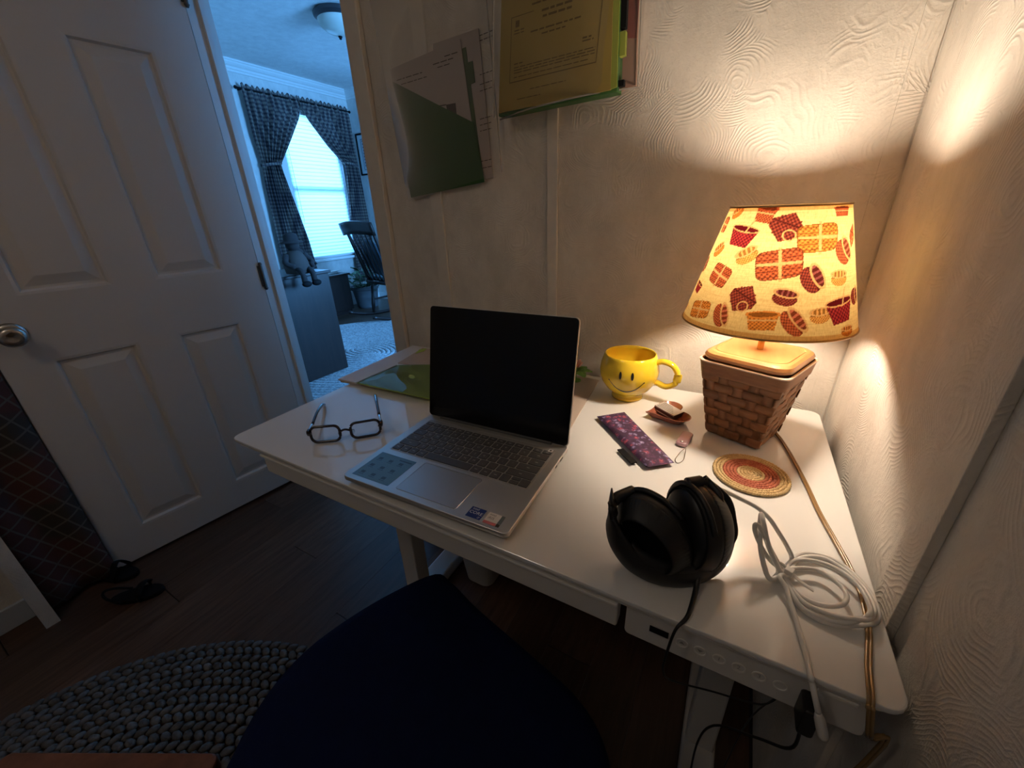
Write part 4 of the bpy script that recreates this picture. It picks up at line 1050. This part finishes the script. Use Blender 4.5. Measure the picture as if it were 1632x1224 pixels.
def cup(center, nrm_, up_, label):
    n_ = nrm_.normalized(); u_ = (up_-n_*up_.dot(n_)).normalized(); s_ = u_.cross(n_)
    m = Matrix(((s_.x, u_.x, n_.x, center.x), (s_.y, u_.y, n_.y, center.y), (s_.z, u_.z, n_.z, center.z), (0, 0, 0, 1)))
    A, B = .0385, .0500
    sh = obj('cup_shell', MB().lathe([(.001, -.0235), (.5, -.0235), (.78, -.022), (.90, -.018), (.97, -.011), (1.0, -.003), (1.0, .001), (.94, .003)], 44, m, A, B), M['black'], hp, smooth=True)
    obj('seam', MB().lathe([(.90, -.0188), (.915, -.0192), (.925, -.0165)], 44, m, A, B), M['blackm'], sh, smooth=True)
    def fpad(u, v):
        a = 2*math.pi*u; t = math.pi*(v*1.25-.12)
        rib = 1+.016*max(0, math.sin(60*a))*max(0, 1-abs(v-.18)/.3)
        r = (.855+.150*math.cos(t))*rib; zz = .0105+.0115*math.sin(t-math.pi/2+.35)
        return m @ Vector((r*A*math.cos(a), r*B*math.sin(a), zz+.002))
    obj('ear_pad', MB().grid(fpad, 240, 12), M['leather'], hp, smooth=True)
    obj('pad_cloth', MB().lathe([(.001, .004), (.6, .004), (.78, .010)], 32, m, A, B), M['blackm'], hp, smooth=True)
    yk = MB().tube([m @ Vector(p) for p in ((-A*.99, .005, -.010), (-A*.84, B*.56, -.012), (-A*.45, B*.90, -.013), (0, B*1.0, -.013), (A*.45, B*.90, -.013), (A*.84, B*.56, -.012), (A*.99, .005, -.010))], .0032, 10, 4)
    obj('yoke', yk, M['black'], hp, smooth=True)
    return m
view = -FW
mL = cup(D(1042, 850, .050), view*.60-RT*.62-UP*.40, UP*.75-RT*.62, 'L')
mR = cup(D(1112, 838, .056), -view*.25+RT*.95+UP*.05, UP*.95-RT*.25+view*.1, 'R')
obj('mark', MB().tube([mR @ Vector((.008+.003*math.cos(a), .018+.004*math.sin(a), -.0238)) for a in np.linspace(.6, 4.4, 8)], .0006, 5), mat('cup_mark', (.12, .12, .12), .5), hp)
obj('yoke_link', MB().tube([bp[0], D(985, 792, .088), mL @ Vector((0, .050, -.013))], [.006, .0065, .006], 10), M['black'], hp, smooth=True)
obj('yoke_link', MB().tube([bp[-1], D(1118, 768, .104), mR @ Vector((0, .050, -.013))], [.006, .0075, .007], 10), M['black'], hp, smooth=True)
obj('yoke_arm', MB().tube([D(1120, 760, .106), D(1140, 790, .092), D(1146, 815, .078)], [.004, .008, .006], 10, flat=(.6, 1.4)), M['black'], hp, smooth=True)
obj('yoke_arm', MB().tube([D(975, 779, .098), D(975, 800, .09), D(978, 822, .074)], [.002, .007, .008], 10, flat=(.5, 1.4)), M['black'], hp, smooth=True)
# audio cable over the front edge, hanging and looping under the desk
e = D(1094, 985, .003)
ac = [D(1112, 880, .035), D(1114, 905, .022), D(1110, 935, .008), D(1102, 965, .003), e, Vector((e.x-.008, -.006, DT-.006)), Vector((e.x-.012, -.008, DT-.045)), Vector((e.x-.012, .01, DT-.10)), Vector((e.x+.00, .05, DT-.17)), Vector((e.x+.05, .09, DT-.215)), Vector((e.x+.11, .11, DT-.225)), Vector((e.x+.14, .16, DT-.26)), Vector((e.x+.13, .22, DT-.45)), Vector((e.x+.12, .24, .01))]
obj('audio_cable', MB().tube(ac, [.0030, .003, .003, .0024, .0022, .0016, .0014, .0013, .0012, .0012, .0012, .0012, .0012, .0012], 8, 6), M['black'], hp, smooth=True)
# charging plug in the control panel
plg = thing('plug_adapter', 'black plug pushed into the desk control panel', 'plug', (.957, .0, DT-.08))
obj('plug_body', MB().prism(rrect(.951, .964, DT-.066, DT-.031, .004), -.012, .0105, Matrix(((1,0,0,0),(0,0,1,0),(0,1,0,0),(0,0,0,1))), bev=.002), M['black'], plg, smooth='auto')
obj('plug_cord', MB().tube([Vector((.957, -.004, DT-.065)), Vector((.957, .0, DT-.11)), Vector((.945, .05, DT-.20)), Vector((.91, .10, DT-.30)), Vector((.90, .13, DT-.42)), Vector((.905, .14, DT-.6)), Vector((.90, .15, .02))], .0016, 8), M['black'], plg, smooth=True)

# ================================================================== WHITE CABLE BUNDLE
wc = thing('white_cable', 'coiled white charging cable held by a zip tie', 'cable', D(1260, 920))
main = [(1124,768,.100),(1133,775,.094),(1155,783,.080),(1180,795,.064),(1205,808,.055),(1225,825,.048),(1242,850,.036),(1255,872,.022),(1262,890,.010),(1255,905,.008),(1240,903,.010),(1225,890,.016),(1210,865,.030),(1203,845,.045),(1205,835,.052),(1213,845,.045),(1228,875,.025),(1245,905,.010),(1255,912,.008),
 (1275,890,.007),(1310,889,.006),(1345,908,.006),(1375,935,.007),(1392,965,.010),(1388,985,.012),(1365,987,.012),(1325,980,.009),(1285,963,.007),(1262,938,.007),(1252,915,.009),
 (1262,895,.010),(1290,893,.009),(1330,905,.010),(1365,930,.012),(1383,958,.014),(1385,980,.014),(1350,992,.008),(1310,985,.005),(1275,965,.005),(1255,930,.008),(1248,912,.010),
 (1265,906,.011),(1300,908,.010),(1330,925,.011),(1348,945,.012),(1345,962,.012),(1320,966,.008),(1290,958,.006),(1265,940,.007),(1250,918,.010),
 (1243,920,.012),(1252,935,.010),(1258,955,.007),(1266,980,.005),(1275,1010,.004),(1285,1045,.0035),(1292,1078,.004)]
wp = [D(a, b, c) for a, b, c in main]
e = wp[-1]
wp += [Vector((e.x+.002, -.004, DT-.001)), py_(1299, 1112, -.010), py_(1304, 1135, -.012)]
obj('cable', MB().tube(wp, .0025, 8, 6), M['white'], wc, smooth=True)
lp = [(1213,820,.052),(1211,850,.040),(1213,880,.028),(1222,915,.014),(1232,923,.009),(1243,912,.009)]
obj('cable_loop', MB().tube([D(a, b, c) for a, b, c in [(1245,915,.010),(1225,870,.03),(1217,835,.05)]+lp], .0029, 8, 6), M['white'], wc, smooth=True)
obj('cable_loop', MB().tube([D(a, b, c) for a, b, c in ((1250,905,.008),(1280,882,.005),(1330,893,.004),(1375,930,.004),(1397,968,.004),(1395,992,.004),(1360,997,.004),(1310,990,.003),(1270,962,.003),(1250,925,.005))], .0025, 8, 6), M['white'], wc, smooth=True)
obj('usb_plug', MB().tube([D(1112, 762, .107), D(1124, 769, .100)], .0042, 10, 2, flat=(.8, .55), smooth=False), M['chrome'], wc, smooth='auto')
obj('plug_sleeve', MB().tube([D(1122, 767, .101), D(1140, 777, .090)], [.0042, .003], 10, 2, smooth=False), M['white'], wc, smooth='auto')
ez = wp[-1]
obj('end_plug', MB().tube([ez, py_(1306, 1145, -.012), py_(1310, 1164, -.012), py_(1312, 1174, -.012)], [.0024, .0042, .0046, .0042], 10, 3), M['white'], wc, smooth=True)
zt = [D(1243, 898, .014), D(1256, 906, .016), D(1262, 916, .014), D(1250, 924, .006), D(1238, 914, .004)]
obj('zip_tie_band', MB().tube(zt, .0016, 6, 4, flat=(.6, 1.4), closed=True), M['white'], wc, smooth=True)
obj('zip_tie_head', MB().box(-.004, .004, -.004, .004, -.003, .003, Matrix.Translation(D(1258, 910, .016)) @ Matrix.Rotation(-.4, 4, 'Z')), M['white'], wc, bevel=.0008)
ztl = [D(1260, 912, .016), D(1277, 928, .011), D(1296, 941, .006)]
obj('zip_tie_tail', MB().tube(ztl, .0024, 6, 4, flat=(1.2, .3)), M['white'], wc, smooth='auto')

# ================================================================== DOCUMENT POCKETS ON THE WALL
ink = M['ink']
film = clear('pocket_film', (.97, .96, .95), .08, .12, .025)
def WP(px, py, off): return py_(px, py, YW-off)
def quad_slab(pts, off0, off1): return MB().loft([[Vector((p.x, YW-off1, p.z)) for p in pts], [Vector((p.x, YW-off0, p.z)) for p in pts]])
lp_ = thing('wall_pocket', 'clear wall pocket with green folder and papers beside the doorway', 'wall pocket', (.1, YW, 1.16))
a = [WP(655, 315, .012), WP(772, 290, .012), WP(735, 62, .012), WP(612, 118, .012)]
t_, b_ = (a[2]-a[1]), (a[3]-a[0])
papers = mat('pocket_paper', (.42, .37, .35), .8, vary=.05)
bp3 = [WP(700, 300, .006), WP(785, 283, .006), WP(762, 45, .006), WP(690, 70, .006)]
obj('back_papers', quad_slab(bp3, .002, .006), papers, lp_)
tp = [WP(634, 110, .010), WP(770, 290, .010), WP(735, 60, .010), WP(636, 92, .010)]
obj('paper', quad_slab([WP(650, 300, .010), WP(764, 284, .010), WP(733, 62, .010), WP(618, 112, .010)], .008, .010), papers, lp_)
gr = [WP(655, 315, .014), WP(772, 290, .014), WP(754, 195, .014), WP(700, 168, .014), WP(614, 124, .014)]
gm = clear('green_film', (.16, .38, .12), .04, .3, .6, (.055, .15, .045))
obj('green_pocket', quad_slab(gr, .0125, .0135), gm, lp_)
obj('green_folder_card', quad_slab([WP(657, 313, .0075), WP(771, 290, .0075), WP(742, 75, .0075), WP(735, 78, .0075), WP(655, 290, .0075)], .0062, .0075), mat('dark_green_card', (.05, .10, .04), .7), lp_)
obj('folder_tab', quad_slab([WP(744, 137, .0078), WP(757, 131, .0078), WP(753, 97, .0078), WP(738, 102, .0078)], .0066, .0078), bpy.data.materials['dark_green_card'], lp_)
def lines(mbx_, p00, p10, p01, rows_, w=(.15, .5), th=.0012, off=.0):
    """word-like strokes on the parallelogram p00,p10,p01"""
    for (v, u0, u1, h) in rows_:
        u = u0
        while u < u1:
            L = random.uniform(.03, .09); ue = min(u1, u+L)
            A_ = p00+(p10-p00)*u+(p01-p00)*v; B_ = p00+(p10-p00)*ue+(p01-p00)*v; dv = (p01-p00).normalized()*h
            mbx_.add([A_, B_, B_+dv, A_+dv], [(0, 1, 2, 3)]); u = ue+.014
mb = MB(); P0, P1, P2 = WP(650, 300, .0104), WP(764, 284, .0104), WP(618, 112, .0104)
lines(mb, P0, P1, P2, [(.90, .10, .45, .002), (.86, .15, .5, .0018), (.93, .6, .85, .002), (.90, .65, .8, .0018), (.96, .75, .92, .002), (.70, .1, .45, .002), (.55, .1, .14, .003), (.47, .1, .14, .003), (.4, .12, .16, .003), (.33, .12, .18, .003), (.25, .14, .2, .003)])
obj('printed_text', mb, ink, lp_)
mb = MB()
mb.add([WP(711, 167, .0106), WP(726, 164, .0106), WP(735, 256, .0106), WP(722, 240, .0106)], [(0, 1, 2, 3)])
mb.add([WP(692, 218, .0106), WP(695, 218, .0106), WP(699, 272, .0106), WP(696, 272, .0106)], [(0, 1, 2, 3)])
mb.add([WP(674, 250, .0106), WP(680, 249, .0106), WP(684, 271, .0106), WP(678, 272, .0106)], [(0, 1, 2, 3)])
mb.add([WP(640, 178, .0106), WP(711, 166, .0106), WP(711, 168, .0106), WP(640, 180, .0106)], [(0, 1, 2, 3)])
obj('printed_bars', mb, ink, lp_)
mb = MB(); P0, P1, P2 = WP(700, 300, .0065), WP(785, 283, .0065), WP(690, 70, .0065)
lines(mb, P0, P1, P2, [(v, .78, .98, .0016) for v in (.08, .13, .34, .38, .42, .60, .64, .70, .9, .93)])
obj('printed_text', mb, ink, lp_)
pf = [WP(650, 322, .018), WP(800, 275, .018), WP(770, -60, .018), WP(580, -40, .018)]
obj('clear_front', MB().grid(lambda u, v: Vector((pf[0].lerp(pf[1], u).lerp(pf[3].lerp(pf[2], u), v).x, YW-.0155-.003*math.sin(math.pi*u)*math.sin(6*v+2*u), pf[0].lerp(pf[1], u).lerp(pf[3].lerp(pf[2], u), v).z)), 20, 20), film, lp_, smooth=True)
obj('weld_edge', MB().tube([pf[1], pf[1].lerp(pf[2], .5), pf[2]], .0014, 6), clear('weld_film', (.9, .85, .8), .4, .1, .3), lp_)
# second, fuller pocket with a yellow sheet
OFF = .052
rp = thing('wall_pocket', 'bulging clear wall pocket holding a yellow certificate page', 'wall pocket', (.42, YW, 1.3))
Yb = [WP(795, 180, OFF), WP(973, 143, OFF), WP(978, -30, OFF), WP(800, -35, OFF)]
for p in Yb: pass
gdark = mat('green_binder', (.035, .11, .03), .5)
yb, ybr, ytr, ytl = Yb
top = 1.62
def up(p, q, z_): return Vector((lerp(p.x, q.x, (z_-p.z)/(q.z-p.z)), 0, z_))
TL_, TR_ = up(yb, ytl, top), up(ybr, ytr, top)
def SL(pl, o0, o1): return MB().loft([[Vector((p.x, YW-o1, p.z)) for p in pl], [Vector((p.x, YW-o0, p.z)) for p in pl]])
obj('green_folder_stack', SL([yb+Vector((-.004, 0, -.006)), ybr+Vector((.012, 0, -.004)), TR_+Vector((.012, 0, 0)), TL_+Vector((-.003, 0, 0))], .018, OFF-.004), gdark, rp, bevel=.002)
obj('yellow_sheet', SL([yb, ybr, TR_, TL_], OFF-.004, OFF), mat('yellow_page', (.31, .225, .055), .7, vary=.05), rp)
obj('lime_edge', SL([ybr+Vector((0, 0, .001)), ybr+Vector((.011, 0, .003)), TR_+Vector((.011, 0, 0)), TR_], OFF-.006, OFF-.001), mat('lime_card', (.25, .29, .04), .5), rp)
mb = MB(); ex, ez_ = (ybr-yb), (TL_-yb)
def Y_(u, v): p = yb+ex*u+ez_*v; return Vector((p.x, YW-OFF-.0004, p.z))
def bar(u0, u1, v, h): mb.add([Y_(u0, v), Y_(u1, v), Y_(u1, v+h), Y_(u0, v+h)], [(0, 1, 2, 3)])
vs_ = .2/ (top-yb.z)
bar(.10, .86, .16*1.0, .006); bar(.10, .105, .16, .36); bar(.855, .86, .16, .36); bar(.10, .30, .515, .004)
for v, u0, u1, h in ((.605, .30, .72, .012), (.575, .28, .68, .016), (.548, .28, .68, .009), (.50, .37, .62, .011), (.47, .38, .62, .011), (.41, .28, .70, .008), (.385, .38, .58, .007), (.52, .70, .85, .007), (.50, .70, .82, .007), (.30, .73, .80, .008), (.285, .73, .82, .006), (.24, .14, .84, .005), (.225, .14, .84, .005), (.21, .14, .84, .005), (.185, .14, .80, .005), (.44, .13, .22, .006), (.425, .13, .22, .005), (.10, .30, .62, .005), (.055, .18, .4, .005), (.26, .14, .22, .006)):
    u = u0
    while u < u1:
        ue = min(u1, u+random.uniform(.03, .08)); bar(u, ue, v, h*1.1); u = ue+.012
bar(.14, .175, .46, .035)
obj('printed_text', mb, mat('brown_ink', (.13, .085, .02), .8), rp)
for (v0, v1, mm) in ((.30, .62, 'blackm'), (.16, .30, 'lime_card'), (.0, .05, 'blackm')):
    p0 = ybr+(TR_-ybr)*v0; p1 = ybr+(TR_-ybr)*v1
    obj('index_tab', SL([p0+Vector((.011, 0, .004)), p0+Vector((.022, 0, .005)), p1+Vector((.022, 0, 0)), p1+Vector((.011, 0, 0))], OFF-.02, OFF-.008), M[mm] if mm in M else bpy.data.materials[mm], rp)
obj('tan_envelope', SL([ybr+Vector((.0, 0, .002)), WP(1012, 135, .022), up(WP(1012, 135, .022), WP(1016, 0, .022), top), TR_], .008, .018), mat('rose_envelope', (.34, .20, .15), .7), rp)
obj('red_card', SL([WP(1000, 60, .022), WP(1014, 60, .022), up(WP(1014, 60, .022), WP(1018, 0, .022), top), up(WP(1000, 60, .022), WP(998, 0, .022), top)], .0182, .0195), mat('dull_red_card', (.22, .05, .04), .7), rp)
bl, br_ = yb+Vector((-.010, 0, -.008)), WP(1015, 137, .03)
def fpk(u, v):
    zt_ = lerp(lerp(bl.z, br_.z, u), top, v); x = lerp(lerp(bl.x, br_.x, u), lerp(bl.x+.012, br_.x+.004, u), v)
    o = lerp(OFF+.008, .024, max(0, u-.75)*4)*(1 if v > .03 else .9)
    return Vector((x, YW-o-.003*math.sin(5*u+7*v)*math.sin(math.pi*u), zt_))
obj('clear_front', MB().grid(fpk, 24, 20), film, rp, smooth=True)
obj('weld_edge', MB().tube([Vector((bl.x, YW-.03, bl.z)), fpk(.3, 0), fpk(.7, 0), fpk(1, 0)], .0016, 6), bpy.data.materials['weld_film'], rp)
obj('weld_edge', MB().tube([fpk(1, 0), fpk(1, .3)+Vector((-.004, 0, 0)), fpk(.97, .6)], .0014, 6), bpy.data.materials['weld_film'], rp)
obj('weld_edge', MB().tube([fpk(0, 0), fpk(0, .3)+Vector((.002, 0, 0)), fpk(.04, 1)], .0018, 6), bpy.data.materials['weld_film'], rp)

# ================================================================== CHAIR, RUG AND FLOOR THINGS
ch = thing('desk_chair', 'dark navy upholstered chair pulled up to the desk', 'chair', (.55, -.12, 0))
ctrl = [(.398, .105), (.352, .035), (.318, -.045), (.300, -.12), (.306, -.19), (.338, -.26), (.40, -.34), (.55, -.39), (.70, -.36), (.80, -.26), (.825, -.13), (.80, -.035), (.745, .022), (.65, .050), (.52, .080), (.44, .104)]
sm_ = []
for i in range(len(ctrl)):
    p0, p1, p2, p3 = [Vector(ctrl[(i+d) % len(ctrl)]) for d in (-1, 0, 1, 2)]
    for k_ in range(4):
        t = k_/4; sm_.append(0.5*((2*p1)+(p2-p0)*t+(2*p0-5*p1+4*p2-p3)*t*t+(3*p1-p0-3*p2+p3)*t**3))
def sring(z_, d):
    c = Vector((.56, -.14)); return [Vector((c.x+(p.x-c.x)*(1-d), c.y+(p.y-c.y)*(1-d), z_)) for p in sm_][::-1]
obj('seat', MB().loft([sring(.40, .10), sring(.405, .03), sring(.43, 0), sring(.462, .004), sring(.476, .03), sring(.483, .10), sring(.487, .35), sring(.488, .8)]), M['navy'], ch, smooth=True)
obj('backrest', MB().grid(lambda u, v: Vector((.42+.30*u, -.47-.05*v+.06*(2*u-1)**2, .56+.30*v)), 12, 8), M['navy'], ch, smooth=True, solid=.05)
for s_ in (.50, .64): obj('back_support', MB().tube([(s_, -.33, .41), (s_, -.44, .44), (s_, -.475, .58)], .012, 8), M['black'], ch, smooth=True)
obj('pedestal', MB().lathe([(.05, .40), (.045, .385), (.025, .38), (.025, .14), (.04, .13), (.04, .08)], 18, Matrix.Translation((.56, -.14, 0)), cap0=True, cap1=True), M['black'], ch, smooth='auto')
for i in range(5):
    a = i*2*math.pi/5+.3; t = Vector((.56+.25*math.cos(a), -.14+.25*math.sin(a), .085))
    obj('base_arm', MB().tube([(.56, -.14, .11), t], [.02, .013], 8, smooth=False), M['black'], ch, smooth=True)
    obj('caster', MB().lathe([(.001, -.012), (.022, -.012), (.026, 0), (.022, .012), (.001, .012)], 14, Matrix.Translation((t.x, t.y, .058)) @ Matrix.Rotation(math.pi/2, 4, 'X')), M['black'], ch, smooth='auto')

rug = thing('braided_rug', 'dark grey oval braided rug under the desk chair', 'rug', (.2, -.64, 0))
k = N('near_braid'); co = k.co(); oi = k.n('ShaderNodeObjectInfo')
f = k.noise(co, 45, 3, .6); k.set(Base_Color=k.mix(oi.outputs['Random'], k.ramp(f, [(.3, (.05, .047, .045)), (.7, (.13, .125, .12))]), k.ramp(f, [(.3, (.08, .075, .07)), (.7, (.19, .18, .175))])), Roughness=.95); k.bump(k.noise(co, 500, 2), .5, .002); M['braid'] = k.m
kn_ = MB().ball((0, 0, 0), 1, 1, 1, 7, 4); kv = np.array(kn_.v); kf = kn_.f
for i in range(15):
    a_, b_r = .812-i*.040, .688-i*.040
    if b_r < .03: break
    per = math.pi*(3*(a_+b_r)-math.sqrt((3*a_+b_r)*(a_+3*b_r))); n = int(per/.026); mb = MB()
    for j in range(n):
        t = 2*math.pi*j/n
        for s_ in (-1, 1):
            tt = t+(math.pi/n if s_ > 0 else 0)
            nx, ny = math.cos(tt)/a_, math.sin(tt)/b_r; L = math.hypot(nx, ny); nx /= L; ny /= L
            cx_, cy_ = .2+a_*math.cos(tt)+nx*.0095*s_, -.64+b_r*math.sin(tt)+ny*.0095*s_
            ang_ = math.atan2(nx, -ny)+s_*.55; c_, sn = math.cos(ang_), math.sin(ang_)
            lx_, ly_, lz_ = kv[:, 0]*.0165, kv[:, 1]*.0098, kv[:, 2]*.0075
            P_ = np.stack([cx_+lx_*c_-ly_*sn, cy_+lx_*sn+ly_*c_, .0075+lz_], -1)
            o0 = len(mb.v); mb.v += [tuple(p) for p in P_]; mb.f += [tuple(q_+o0 for q_ in f_) for f_ in kf]
    me_ = mb.mesh('braid_coil'); obj('braid_coil', me_, M['braid'], rug, smooth=True)

# wooden stool edge at the lower left of the view
s0, s1 = pz(-40, 1198, .44), pz(352, 1199, .44)
sd = Vector((s1.x-s0.x, s1.y-s0.y, 0)).normalized(); sn_ = Vector((sd.y, -sd.x, 0))
SX = Matrix(((sd.x, -sn_.x, 0, s1.x), (sd.y, -sn_.y, 0, s1.y), (0, 0, 1, 0), (0, 0, 0, 1)))
st = thing('wooden_stool', 'reddish wooden stool edge at the bottom left of the view', 'stool', s1-sd*.15+sn_*.12-Vector((0, 0, .44)))
obj('seat', MB().prism(rrect(-.32, 0, -.15, 0, .012), .415, .44, SX, bev=.004), wood('red_wood', (.10, .035, .02), (.22, .085, .05), (20, 20, 20), .4), st, smooth='auto')
for lx_, ly_ in ((-.29, -.03), (-.03, -.03), (-.29, -.12), (-.03, -.12)):
    obj('leg', MB().box(lx_-.016, lx_+.016, ly_-.016, ly_+.016, 0.0, .415, SX), bpy.data.materials['red_wood'], st, bevel=.003)

# plaid cloth hanging behind the free edge of the door
k = N('plaid_cloth'); co = k.co(); sp = k.n('ShaderNodeSeparateXYZ'); k.put(sp.inputs[0], co)
la_ = k.math('GREATER_THAN', k.math('SINE', k.math('MULTIPLY', k.math('ADD', sp.outputs[1], k.math('MULTIPLY', sp.outputs[2], .45)), 2*math.pi/.042)), .93)
lb_ = k.math('GREATER_THAN', k.math('SINE', k.math('MULTIPLY', k.math('SUBTRACT', sp.outputs[2], k.math('MULTIPLY', sp.outputs[1], .5)), 2*math.pi/.05)), .93)
c_ = k.mix(k.ramp(k.noise(co, 7, 2), [(.42, (0, 0, 0)), (.55, (1, 1, 1))]), (.045, .035, .028), (.085, .03, .022)); c_ = k.mix(k.math('MULTIPLY', k.math('MAXIMUM', la_, lb_), .8), c_, (.13, .11, .09))
k.set(Base_Color=c_, Roughness=.9); M['plaidc'] = k.m
pc_ = obj('plaid_cloth', MB().grid(lambda u, v: Vector((-.925+.012*math.sin(u*9+v*2), -.284+.165*u, .02+.95*v)), 24, 20), M['plaidc'], smooth=True, solid=.006)
tag(pc_, 'brown and red plaid cloth hanging behind the door edge', 'cloth')
# black sandals by the door corner
for i, (a, b, rz_) in enumerate(((188, 918, .5), (222, 950, .75))):
    p = pz(a, b, 0); p.z = 0
    sh_ = thing('sandal', ('black sandal with a raised loop strap at the door corner', 'flat black sandal lying nearest the camera by the door')[i], 'sandal', p, 'sandals by the door')
    SMt = Matrix.Translation(p) @ Matrix.Rotation(rz_, 4, 'Z')
    obj('sole', MB().prism([(.075*math.cos(t), (.030+.006*math.cos(t))*math.sin(t)) for t in np.linspace(0, 2*math.pi, 24, endpoint=False)], 0.0005, .016, SMt, bev=.004), M['blackm'], sh_, smooth='auto')
    obj('strap', MB().tube([SMt @ Vector(q_) for q_ in ((.02, -.033, .01), (.022, -.028, .035), (.024, 0, .048+.02*(i == 0)), (.022, .028, .035), (.02, .033, .01))], .006, 8, 5, flat=(2.0, .6)), M['blackm'], sh_, smooth=True)
    obj('heel_strap', MB().tube([SMt @ Vector(q_) for q_ in ((-.03, -.03, .012), (-.07, -.02, .035), (-.085, 0, .045), (-.07, .02, .035), (-.03, .03, .012))], .004, 8, 5), M['blackm'], sh_, smooth=True)
